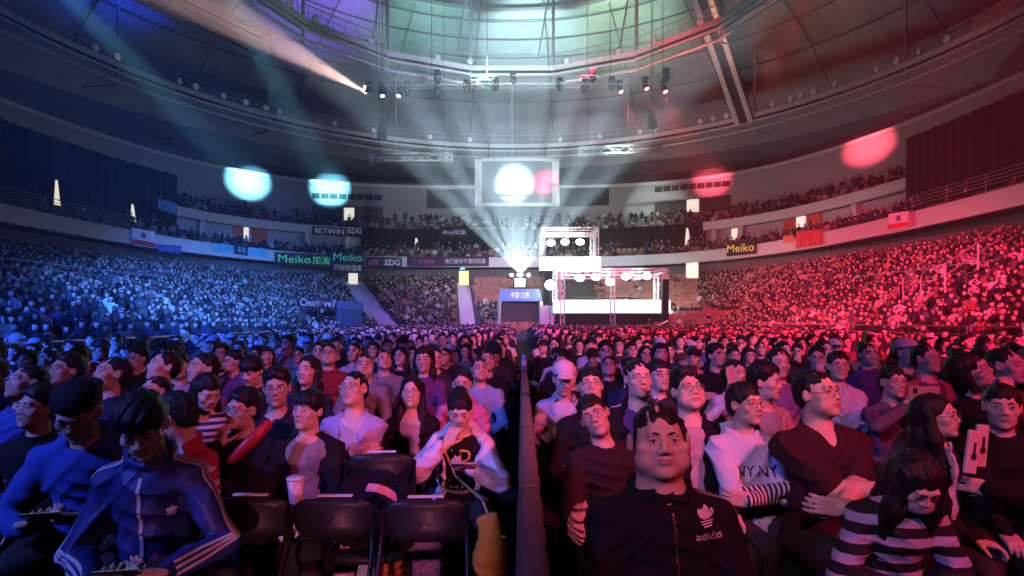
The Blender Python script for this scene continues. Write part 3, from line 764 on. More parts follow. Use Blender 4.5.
class Mass:
    def __init__(s): s.V=[];s.C=[];s.T=[];s.M=[];s.n=0;s.count=0
    def add(s,kind,x,y,z,yaw,sc,col,pants,lean=0):
        v,f,m=PROTO[kind]
        c,sn=cos(yaw),sin(yaw)
        w=v*sc; X=w[:,0]*c-w[:,1]*sn+x; Y=w[:,0]*sn+w[:,1]*c+y; Z=w[:,2]+z
        s.V.append(np.stack([X,Y,Z],1))
        if not hasattr(s,'pf'):
            s.pf=[]
            for (vv,ff,mm) in PROTO:
                s.pf.append((np.concatenate([np.array(q) for q in ff]),np.array([len(q) for q in ff])))
        idx,tot=s.pf[kind]
        s.C.append(idx+s.n); s.T.append(tot)
        mm=m.copy(); mm=np.where(m==2,2+col,np.where(m==3,2+pants,m)); mm=np.where((m==0)&(rng.random()<.4),2+len(CLOTH),mm); s.M.append(mm); s.n+=len(v); s.count+=1
    def build(s,name):
        V=np.concatenate(s.V); C=np.concatenate(s.C); T=np.concatenate(s.T); M=np.concatenate(s.M)
        me=bpy.data.meshes.new(name); me.vertices.add(len(V)); me.vertices.foreach_set('co',V.ravel())
        me.loops.add(len(C)); me.loops.foreach_set('vertex_index',C.astype(np.int32))
        me.polygons.add(len(T)); st=np.concatenate([[0],np.cumsum(T)[:-1]]); me.polygons.foreach_set('loop_start',st.astype(np.int32))
        for m in [skin_far,hair_far]+cloth_far+[skin_far_shaded]: me.materials.append(m)
        me.polygons.foreach_set('material_index',M.astype(np.int32)); me.polygons.foreach_set('use_smooth',np.ones(len(T),bool))
        me.update(calc_edges=True); o=bpy.data.objects.new(name,me); COL.objects.link(o); return o
mass=Mass()
def rcol(): return rng.choice([0,0,0,0,1,1,1,1,2,2,2,3,6,6,4,5,7,8,9])
def inframe(x,y,z,m=40):
    if y<1: return False
    px=512+F*x/y; py=320-F*(z+1-CAMZ)/y
    return -m<px<1024+m and -60<py<640
seats=[]
def walk(pl,z,pitch,a=TH0,b=TH1):
    P=[pl.at(t) for t in ths(400,a,b)]; out=[]; acc=0; nxt=rng.uniform(0,pitch)
    for i in range(400):
        x0,y0=P[i];x1,y1=P[i+1]; L=sqrt((x1-x0)**2+(y1-y0)**2)
        while nxt<=acc+L and L>0:
            f=(nxt-acc)/L; out.append((x0+(x1-x0)*f,y0+(y1-y0)*f)); nxt+=pitch
        acc+=L
    return out
def face(x,y): return atan2(-8-y,0-x)-pi/2+rng.gauss(0,.38)
def px_of(x,y): return 512+F*x/y
AISLES=[]   # stairs of the lower stand: foot and head of each flight
for (pt,pb,w_) in ((353,393,1.5),(463,469,1.05)):
    (xa,ya),_=OUT.hit(pt); (xb,yb),_=Q.hit(pb); AISLES.append((Vector((xb,yb,0)),Vector((xa,ya,0)),w_))
def near_aisle(u,x,y):
    for (a,b,w_) in AISLES:
        c=a.lerp(b,u)
        if (c.x-x)**2+(c.y-y)**2<w_*w_: return True
    return False
for i in range(NR):
    pl=row_plan(i+.45); z=row_z(i)
    for (x,y) in walk(pl,z,.50):
        if not inframe(x,y,z): continue
        if near_aisle((i+.45)/NR,x,y): continue
        px=px_of(x,y); py=320-F*(z+1-CAMZ)/y
        if y>36 and i<=3 and 292<px<366: continue
        occ=.89
        if y>40:
            if 470<px<500 and py<297: occ=.03
            elif 498<px<545: occ=.0 if py>284 or 510<px<530 else .1
            elif 604<px<700 and py<305: occ=.05
            elif 545<px<=604: occ=.2
            elif 655<px<745 and i<6: occ=.1
        if i in (11,12) and y<40: occ=.55
        if rng.random()<occ:
            mass.add(rng.choice([0,0,0,0,1,1,2]),x+rng.uniform(-.10,.10),y+rng.uniform(-.10,.10),z-rng.choice([0,0,.04,.09]),face(x,y),rng.uniform(.84,.95),rcol(),rng.choice([0,0,1,2,6]))
        elif y>40: seats.append((x,y,z,face(x,y),'lower'))
for i in range(MIDN):
    pl=mid_plan(i+.45); z=mid_z(i)
    for (x,y) in walk(pl,z,.6):
        if not inframe(x,y,z): continue
        px=px_of(x,y)
        occ=.72 if (177<px<362 or 703<px<906) else .5
        if 620<px<645: occ=0
        if px<131 or px>910: occ=.12
        elif (177<px<362 or 703<px<906) and i>2: continue
        if rng.random()<occ: mass.add(rng.choice([0,0,1]),x,y,z,face(x,y),rng.uniform(.93,1.07),rcol(),0)
        elif 360<px<705 and i<3 and rng.random()<.6: seats.append((x,y,z,face(x,y),'middle'))
for i in range(TOPN):
    pl=top_plan(i+.45); z=top_z(i)
    for (x,y) in walk(pl,z,.62):
        if not inframe(x,y,z): continue
        px=px_of(x,y)
        if px<85 or px>985: continue
        occ=.42 if 170<px<900 else .25
        if rng.random()<occ: mass.add(rng.choice([0,0,1]),x,y,z,face(x,y),rng.uniform(.93,1.07),rcol(),0)
        elif i<3 and 160<px<900 and rng.random()<.5: seats.append((x,y,z,face(x,y),'top'))
# floor crowd beyond the individually built rows
ROW0=13.6
y=ROW0
def floor_edge(y): return (-8.2 if y<40 else -7.5, 13.4 if y<42 else 9)
while y<45.5:
    xa,xb=floor_edge(y)
    x=xa+rng.uniform(0,.3)
    while x<xb:
        if not(-.35<x-.014*y<.75) and not (498<px_of(x,y)<530 and y>35) and rng.random()<.95 and not(y>42.5 and px_of(x,y)>545):
            mass.add(rng.choice([0,0,0,1,1,2]) if y<40 else 0,x+rng.uniform(-.06,.06),y+rng.uniform(-.08,.08),0,face(x,y)*1.0,rng.uniform(.95,1.08),rcol(),rng.choice([0,1,2]))
        x+=.56
    y+=.92
print('mass people',mass.count)
mo=mass.build('seated_crowd'); tag(mo,'packed mass of seated spectators filling the far floor and all stands','crowd',kind='stuff')
# stairs between the blocks of the lower stand
stair_m=mat('stair_concrete',(.60,.60,.62),.8,noise=.1,nscale=4)
for k,(a0,b0,w_) in enumerate(AISLES):
    mb=MB(); dv=(b0-a0)/(NR*2); tv=Vector((-dv.y,dv.x,0)).normalized()*(w_*.62)
    for i in range(NR*2):
        z1=row_z(i//2)+(.13 if i%2 else .0)+.03
        a=a0.lerp(b0,i/(NR*2))+Vector((0,0,z1))
        mb.add([a-tv,a+tv,a+tv+dv,a-tv+dv,a-tv-Vector((0,0,.3)),a+tv-Vector((0,0,.3))],[(0,1,2,3),(4,5,1,0)])
    o=mb.build(f'stairs_{k+1}',stair_m); fix_normals(o); tag(o,kind='structure')
# empty seats
def seat_proto():
    mb=MB()
    mb.box((0,.05,.40),(.44,.42,.05),bev=.02)
    mb.box((0,-.17,.62),(.44,.05,.42),Matrix.Rotation(-.15,3,'X'),bev=.02)
    mb.box((-.18,0,.2),(.05,.3,.38)); mb.box((.18,0,.2),(.05,.3,.38))
    return mb
rng.shuffle(seats)
pm=seat_proto(); sm=pm.mesh('stadium_seat',seat_m)
seats.sort(key=lambda s:{'lower':0,'middle':1,'top':2}[s[4]])
where={'lower':'empty orange plastic seat in the lower stand near the entrance tunnel and booths','middle':'empty orange plastic seat on the middle tier before the black drape','top':'empty orange plastic seat on the top tier under the grey wall'}
for (x,y,z,yaw,w) in seats[:300]:
    o=bpy.data.objects.new('stadium_seat',sm); COL.objects.link(o); o.location=(x,y,z); o.rotation_euler=(0,0,yaw)
    tag(o,where[w],'seat','empty orange seats, '+w+' tier')
if len(seats)>300:
    mb=MB()
    for (x,y,z,yaw,w) in seats[300:]:
        c,s_=cos(yaw),sin(yaw); mb.add([(v[0]*c-v[1]*s_+x,v[0]*s_+v[1]*c+y,v[2]+z) for v in pm.v],pm.f)
    o=mb.build('stadium_seating',seat_m); tag(o,'remaining empty orange plastic seating of the upper tiers','seating',kind='stuff')
print('seats',len(seats))
# ================================================================== smooth bodies: signed distance fields meshed with surface nets
def smin(a,b,k):
    if k<=0: return np.minimum(a,b)
    h=np.maximum(k-np.abs(a-b),0)/k
    return np.minimum(a,b)-h*h*k*.25
class SDF:
    def __init__(s): s.p=[]
    def cone(s,a,b,r1,r2=None,k=.02,op=1):
        s.p.append(('c',np.array(a,float),np.array(b,float),r1,r1 if r2 is None else r2,k,op)); return s
    def ell(s,c,r,k=.02,op=1,M=None):
        r=np.array((r,r,r) if np.isscalar(r) else r,float)
        s.p.append(('e',np.array(c,float),r,None if M is None else np.array(M.to_3x3() if hasattr(M,'to_3x3') else M,float),0,k,op)); return s
    def box(s,c,h,rad,k=.01,op=1,M=None):
        s.p.append(('b',np.array(c,float),np.array(h,float)-rad,None if M is None else np.array(M,float),rad,k,op)); return s
    def xf(s,src,M):      # add the fields of another SDF moved by a rigid 4x4 matrix
        Rm=np.array(M.to_3x3(),float); t=np.array(M.translation,float)
        for q in src.p:
            if q[0]=='c': s.p.append(('c',Rm@q[1]+t,Rm@q[2]+t)+q[3:])
            else:
                R0=np.eye(3) if q[3] is None else q[3]
                s.p.append((q[0],Rm@q[1]+t,q[2],Rm@R0,q[4],q[5],q[6]))
        return s
    @staticmethod
    def d1(q,P):
        if q[0]=='c':
            a,b=q[1],q[2]; ba=b-a; L=float(ba@ba)
            pa=P-a
            t=np.clip((pa@ba)/L,0,1) if L>1e-12 else np.zeros(P.shape[:-1])
            return np.sqrt(((pa-t[...,None]*ba)**2).sum(-1))-(q[3]+(q[4]-q[3])*t)
        x=P-q[1]
        if q[3] is not None: x=x@q[3]
        if q[0]=='e':
            k0=np.sqrt(((x/q[2])**2).sum(-1)); k1=np.sqrt(((x/q[2]**2)**2).sum(-1))
            return k0*(k0-1)/np.maximum(k1,1e-9)
        y=np.abs(x)-q[2]
        return np.sqrt((np.maximum(y,0)**2).sum(-1))+np.minimum(y.max(-1),0)-q[4]
    def ev(s,P,noise=None):
        D=np.full(P.shape[:-1],9.0)
        for q in s.p:
            d=s.d1(q,P)
            D=smin(D,d,q[5]) if q[6]>0 else -smin(-D,d,q[5])
        if noise is not None: D=D+noise(P)
        return D
    def bounds(s):
        lo=np.full(3,9.0);hi=-lo
        for q in s.p:
            if q[6]<0: continue
            if q[0]=='c': l=np.minimum(q[1]-q[3],q[2]-q[4]);h=np.maximum(q[1]+q[3],q[2]+q[4])
            else:
                m=(q[2] if q[0]=='e' else q[2]+q[4])
                e=m if q[3] is None else np.abs(q[3])@m
                l=q[1]-e;h=q[1]+e
            lo=np.minimum(lo,l);hi=np.maximum(hi,h)
        return lo,hi
    def nets(s,res,noise=None,pad=.02):
        lo,hi=s.bounds(); lo=lo-pad-res; hi=hi+pad+res; B=8
        nb=np.ceil((hi-lo)/(res*B)).astype(int); N=nb*B+1
        bi=np.stack(np.meshgrid(*[np.arange(n) for n in nb],indexing='ij'),-1).reshape(-1,3)
        C=lo+(bi+.5)*B*res; hd=B*res*.5*1.733
        Dp=np.stack([s.d1(q,C) for q in s.p],1)
        D=np.full(len(C),9.0)
        for i,q in enumerate(s.p): D=smin(D,Dp[:,i],q[5]) if q[6]>0 else -smin(-D,Dp[:,i],q[5])
        act=np.abs(D)<hd*1.6+.012
        G=np.where(D<0,-1.0,1.0).reshape(nb).astype(np.float32)
        G=np.repeat(np.repeat(np.repeat(G,B,0),B,1),B,2); G=np.pad(G,((0,1),)*3,mode='edge')
        ab=bi[act]; Da=Dp[act]
        l=np.stack(np.meshgrid(*[np.arange(B+1)]*3,indexing='ij'),-1).reshape(-1,3)
        I=ab[:,None,:]*B+l[None]
        P=lo+I*res
        V=np.full(P.shape[:2],9.0)
        for i,q in enumerate(s.p):
            m=Da[:,i]<q[5]+3.2*hd
            if not m.any(): continue
            d=s.d1(q,P[m]); V[m]=smin(V[m],d,q[5]) if q[6]>0 else -smin(-V[m],d,q[5])
        if noise is not None: V=V+noise(P)
        G[I[...,0],I[...,1],I[...,2]]=V
        S=G<0
        c=np.zeros(tuple(N-1),np.uint8)
        for dx in (0,1):
            for dy in (0,1):
                for dz in (0,1):
                    c+=S[dx:N[0]-1+dx,dy:N[1]-1+dy,dz:N[2]-1+dz]
        cell=np.argwhere((c>0)&(c<8))
        vid=np.full(tuple(N-1),-1,np.int32); vid[cell[:,0],cell[:,1],cell[:,2]]=np.arange(len(cell))
        acc=np.zeros((len(cell),3)); cnt=np.zeros(len(cell))
        cs=[(0,0,0),(1,0,0),(0,1,0),(1,1,0),(0,0,1),(1,0,1),(0,1,1),(1,1,1)]
        g=[G[cell[:,0]+a,cell[:,1]+b,cell[:,2]+d] for a,b,d in cs]
        for i in range(8):
            for j in range(i+1,8):
                if sum(x!=y for x,y in zip(cs[i],cs[j]))!=1: continue
                m=(g[i]<0)!=(g[j]<0)
                t=np.where(m,g[i]/np.where(m,g[i]-g[j],1),0)
                p=np.array(cs[i])+t[:,None]*(np.array(cs[j])-np.array(cs[i]))
                acc+=np.where(m[:,None],p,0); cnt+=m
        verts=lo+(cell+acc/cnt[:,None])*res
        quads=[]
        for ax in range(3):
            sl0=[slice(None)]*3; sl1=[slice(None)]*3; sl0[ax]=slice(0,-1); sl1[ax]=slice(1,None)
            e=np.argwhere(S[tuple(sl0)]!=S[tuple(sl1)])
            u,v=(ax+1)%3,(ax+2)%3
            e=e[(e[:,u]>0)&(e[:,v]>0)&(e[:,u]<N[u]-1)&(e[:,v]<N[v]-1)]
            ids=[]
            for du,dv in ((0,0),(-1,0),(-1,-1),(0,-1)):
                w=e.copy(); w[:,u]+=du; w[:,v]+=dv; ids.append(vid[w[:,0],w[:,1],w[:,2]])
            qd=np.stack(ids,1); ins=S[e[:,0],e[:,1],e[:,2]]
            qd=np.where(ins[:,None],qd,qd[:,::-1]); quads.append(qd)
        qd=np.concatenate(quads); qd=qd[(qd>=0).all(1)]
        return verts,qd
def np_mesh(name,V,Qd,mats,fmat=None):
    me=bpy.data.meshes.new(name); me.vertices.add(len(V)); me.vertices.foreach_set('co',np.asarray(V,np.float32).ravel())
    me.loops.add(Qd.size); me.loops.foreach_set('vertex_index',Qd.astype(np.int32).ravel())
    me.polygons.add(len(Qd)); me.polygons.foreach_set('loop_start',np.arange(0,Qd.size,Qd.shape[1],dtype=np.int32))
    for m in (mats if isinstance(mats,(list,tuple)) else [mats]): me.materials.append(m)
    if fmat is not None: me.polygons.foreach_set('material_index',fmat.astype(np.int32))
    me.polygons.foreach_set('use_smooth',np.ones(len(Qd),bool)); me.update(calc_edges=True); return me
def sdf_obj(s,name,res,mats,parent,noise=None,zone=None,loc=None):
    V,Qd=s.nets(res,noise)
    fm=zone(V[Qd].mean(1)) if zone is not None else None
    o=bpy.data.objects.new(name,np_mesh(name,V,Qd,mats,fm)); COL.objects.link(o)
    if parent is not None: o.parent=parent
    return o
def fold_noise(amp,f=1.0,seed=0):
    def n(P):
        x,y,z=P[...,0],P[...,1],P[...,2]
        a=np.sin(9*f*x+5*f*z+seed)+np.sin(7*f*y-6*f*z+seed*1.7); c=np.sin(13*x-8*y+6*z+seed*.6)
        c=np.clip(c,-1,1); r1=1-np.abs(np.sin(30*f*z+17*f*x+1.9*a+1.3*c+seed)); r2=1-np.abs(np.sin(36*f*z-25*f*x+12*y+1.7*a+1.3*seed)); r3=np.sin(63*z+41*x+2*a)
        return -1.5*amp*(1.6*r1**1.5*(.5+.5*c)+1.4*r2**1.5*(.5-.5*c)+.12*r3-.6)
    return n
def strand_noise(amp,seed=0):
    def n(P):
        x,y,z=P[...,0],P[...,1],P[...,2]
        w=np.sin(22*y+seed)+np.sin(18*z+seed*2)
        return amp*(np.sin(150*x+3*w)+.7*np.sin(210*x-60*y+4*w+seed)+.6*np.sin(95*y+40*z+2*w))*.5
    return n
# ================================================================== figures
def V3(*a): return np.array(a,float)
skin_tones=[mat('skin_light',(.72,.50,.40),.48,noise=.05,nscale=14),mat('skin_mid',(.62,.42,.32),.5,noise=.05,nscale=14),mat('skin_tan',(.52,.34,.25),.5,noise=.05,nscale=14)]
lip_m=mat('lips',(.50,.25,.21),.4)
eye_w=mat('eye_white',(.75,.74,.72),.2); iris_m=mat('dark_iris',(.015,.010,.008),.12)
hair_blk=mat('black_hair',(.008,.007,.008),.58,bump=.25,nscale=60); hair_brn=mat('brown_hair',(.045,.022,.014),.45,bump=.25,nscale=60); hair_gry=mat('grey_hair',(.20,.20,.20),.5,bump=.25,nscale=60)
brow_m=mat('eyebrow_hair',(.012,.010,.010),.6)
frame_m=mat('spectacle_frame',(.012,.012,.013),.3)
lens_glass=bpy.data.materials.new('spectacle_lens'); lens_glass.use_nodes=True
_b=lens_glass.node_tree.nodes['Principled BSDF']; _b.inputs['Base Color'].default_value=(.8,.85,.9,1); _b.inputs['Alpha'].default_value=.10; _b.inputs['Roughness'].default_value=.05
shoe_m=mat('dark_shoe',(.02,.02,.022),.5); shoe_w=mat('pale_shoe',(.5,.5,.52),.5)
_cl={}
def cloth(c,rough=.85):
    k=tuple(round(x,3) for x in c)
    if k not in _cl: _cl[k]=mat('fabric_%d'%len(_cl),c,rough,noise=.12,nscale=18,bump=.3,spec=.2)
    return _cl[k]
def striped(name,axis,scale,c1,c2,phase=0.0,duty=.5):
    m=bpy.data.materials.new(name); m.use_nodes=True; nt=m.node_tree; b=nt.nodes['Principled BSDF']; b.inputs['Roughness'].default_value=.85
    tc=nt.nodes.new('ShaderNodeTexCoord'); sx=nt.nodes.new('ShaderNodeSeparateXYZ'); nt.links.new(tc.outputs['Object'],sx.inputs[0])
    mu=nt.nodes.new('ShaderNodeMath'); mu.operation='MULTIPLY_ADD'; mu.inputs[1].default_value=scale; mu.inputs[2].default_value=phase; nt.links.new(sx.outputs[axis],mu.inputs[0])
    fr=nt.nodes.new('ShaderNodeMath'); fr.operation='FRACT'; nt.links.new(mu.outputs[0],fr.inputs[0])
    gt=nt.nodes.new('ShaderNodeMath'); gt.operation='GREATER_THAN'; gt.inputs[1].default_value=duty; nt.links.new(fr.outputs[0],gt.inputs[0])
    mx=nt.nodes.new('ShaderNodeMix'); mx.data_type='RGBA'; mx.inputs[6].default_value=(*c1,1); mx.inputs[7].default_value=(*c2,1)
    nt.links.new(gt.outputs[0],mx.inputs[0]); nt.links.new(mx.outputs[2],b.inputs['Base Color']); return m

def head_sdf(fat=1.0,mouth_open=0.0):
    s=SDF(); f=fat
    s.ell((0,-.012,.03),(.074,.095,.089),.02)
    s.ell((0,.020,-.035),(.060*f,.068,.078),.03)
    s.ell((0,.028,-.074),(.050*f**1.5,.050,.036*f),.03)
    s.ell((0,.070,-.100),(.022*f,.017,.016),.022)
    for x in (-1,1):
        s.ell((x*.041*f,.058,-.022),(.026*f,.022,.022),.02)
        if f>1.05: s.ell((x*.045*f,.04,-.062),(.028,.034,.03),.02)
    s.cone((-.036,.080,.024),(.036,.080,.024),.012,k=.018)
    for x in (-1,1): s.ell((x*.032,.103,.001),(.019,.017,.0135),.012,op=-1)
    for x in (-1,1): s.ell((x*.032,.0785,.0),(.0165,.0115,.0125),.006)
    s.cone((0,.084,.012),(0,.1015,-.027),.0075,.0115,k=.014)
    for x in (-1,1): s.ell((x*.0135,.094,-.030),(.0095,.010,.0082),.008)
    for x in (-1,1): s.cone((x*.018,.092,-.036),(x*.03,.078,-.062),.004,k=.016)
    s.ell((0,.0885,-.0545-.0),(.0235,.0095,.0058),.006)
    s.ell((0,.087,-.0665-mouth_open),(.020,.0095,.0068),.006)
    if mouth_open>0: s.ell((0,.098,-.060-mouth_open*.5),(.017,.02,.003+mouth_open*.5),.003,op=-1)
    else: s.cone((-.022,.1,-.0605),(.022,.1,-.0605),.0042,k=.004,op=-1)
    for x in (-1,1):
        M=Matrix.Rotation(x*.35,3,'Z')
        s.ell((x*.077*max(1,f*.97),-.004,-.004),(.0085,.019,.031),.008,M=M)
        s.ell((x*.083*max(1,f*.97),.003,-.002),(.006,.009,.018),.006,op=-1,M=M)
    return s
def hair_sdf(style):
    s=SDF()
    s.ell((0,-.019,.041),(.0815,.1035,.0885),.02)
    s.ell((0,-.048,.0),(.0775,.068,.083),.02)
    if style in ('long','longfringe'):
        for x in (-1,1): s.cone((x*.062,-.02,.05),(x*.083,.005,-.13),.03,.030,k=.03); 
        for x in (-1,1): s.cone((x*.083,.005,-.13),(x*.09,.035,-.31),.030,.022,k=.03)
        s.cone((0,-.07,0),(0,-.095,-.3),.075,.06,k=.04); s.cone((-.05,-.08,-.1),(-.06,-.09,-.32),.05,.035,k=.03); s.cone((.05,-.08,-.1),(.06,-.09,-.32),.05,.035,k=.03)
    if style=='curtain':   # very long hair fallen forward over both shoulders
        for x in (-1,1):
            s.cone((x*.055,.0,.06),(x*.085,.05,-.10),.042,.045,k=.03); s.cone((x*.085,.05,-.10),(x*.10,.09,-.40),.045,.03,k=.03)
        s.cone((0,-.07,0),(0,-.10,-.35),.08,.07,k=.04)
    if style=='bob':
        for x in (-1,1): s.cone((x*.066,-.02,.05),(x*.080,.0,-.10),.028,.026,k=.03)
        s.cone((0,-.06,0),(0,-.075,-.11),.07,.06,k=.03)
    if style=='pony':
        s.ell((0,-.12,.03),.035,.02); s.cone((0,-.13,.02),(0,-.15,-.14),.03,.02,k=.02)
    if style=='bun': s.ell((0,-.085,.105),(.05,.045,.035),.03); s.ell((0,-.10,.04),(.05,.05,.05),.02)
    if style=='crew':
        s.p=[]; s.ell((0,-.018,.038),(.0790,.1005,.0855),.02); s.ell((0,-.055,-.005),(.076,.06,.07),.02)
    if style=='bowl':
        s.ell((0,.008,.053),(.084,.096,.074),.02)
    if style=='flat':
        s.box((0,.0,.105),(.06,.075,.03),.022,.03)
    if style=='puff':
        s.ell((0,-.008,.078),(.083,.098,.066),.03)
    # the face opening
    if style=='bowl': s.box((0,.115,-.075),(.060,.08,.105),.03,.008,op=-1)
    elif style in ('fringe','longfringe','bun','bob'): s.box((0,.118,-.075),(.058,.075,.117),.028,.008,op=-1)
    elif style=='curtain': s.box((0,.13,-.13),(.045,.080,.088),.025,.01,op=-1)
    elif style=='long':
        s.box((0,.12,-.09),(.052,.08,.105),.03,.01,op=-1); s.ell((0,.105,.028),(.050,.06,.052),.012,op=-1)
    else:
        s.box((0,.112,-.066),(.066,.08,.118),.03,.01,op=-1); s.ell((0.012,.115,.050),(.045,.05,.035),.012,op=-1)
        for x in (-1,1): s.box((x*.085,.02,-.055),(.03,.045,.055),.015,.008,op=-1)
    if style not in ('long','longfringe','bob','pony','curtain'):
        s.box((0,-.06,-.145),(.12,.12,.07),.02,.015,op=-1)
    else:
        # keep shoulders free: nothing to cut
        pass
    return s

def two_bone(S,T,l1,l2,pole):
    d=T-S; L=min(np.linalg.norm(d),(l1+l2)*.999); d=d/np.linalg.norm(d); T=S+d*L
    a=(l1*l1-l2*l2+L*L)/(2*L); h=sqrt(max(l1*l1-a*a,0))
    p=pole-(pole@d)*d; p=p/np.linalg.norm(p)
    return S+d*a+p*h,T
def add_hand(s,w,d,n,side,curl=.5,spread=.12,thumb=.5,k=.008,sz=1.0):
    """w wrist, d towards the fingers, n palm normal (out of the palm), side=+1/-1 the thumb's side along d x n"""
    d=d/np.linalg.norm(d); n=n-(n@d)*d; n=n/np.linalg.norm(n); l=np.cross(d,n)*side
    M=np.stack([l,d,n],1)
    s.box(w+d*.050*sz,(.040*sz,.048*sz,.0145*sz),.012,.015,M=M)
    s.ell(w+d*.035*sz+l*.024*sz+n*.008*sz,(.018*sz,.032*sz,.015*sz),.012,M=M)
    for i,(o,L) in enumerate(((.030,.072),(.0105,.081),(-.0095,.075),(-.029,.058))):
        b=w+d*.092*sz+l*o*sz-n*.001; c=curl*(1+.12*i); dirv=d+l*(o/.03)*spread; dirv/=np.linalg.norm(dirv)
        for j,(fr,r0,r1) in enumerate(((.45,.0098,.0090),(.31,.0090,.0082),(.24,.0082,.0068))):
            ca,sa=cos(c*(.75 if j==0 else 1.0)),sin(c*(.75 if j==0 else 1.0))
            nn=np.cross(np.cross(dirv,n),dirv); nn/=np.linalg.norm(nn)
            nd=dirv*ca+nn*sa; e=b+nd*L*fr*sz
            s.cone(b,e,r0*sz,r1*sz,k=.004); b=e; n2=n; dirv=nd/np.linalg.norm(nd)
            # keep bending in the same plane
            n_=nn*ca-dirv*0-d*0
    b=w+d*.022*sz+l*.032*sz+n*.006; t1=d*.62+l*(.75-.5*thumb)+n*(.35+.4*thumb); t1/=np.linalg.norm(t1); e=b+t1*.044*sz
    s.cone(b,e,.0125*sz,.0105*sz,k=.01); t2=t1+n*.35*thumb-l*.55*thumb+d*.25; t2/=np.linalg.norm(t2); s.cone(e,e+t2*.034*sz,.0105*sz,.0078*sz,k=.004)

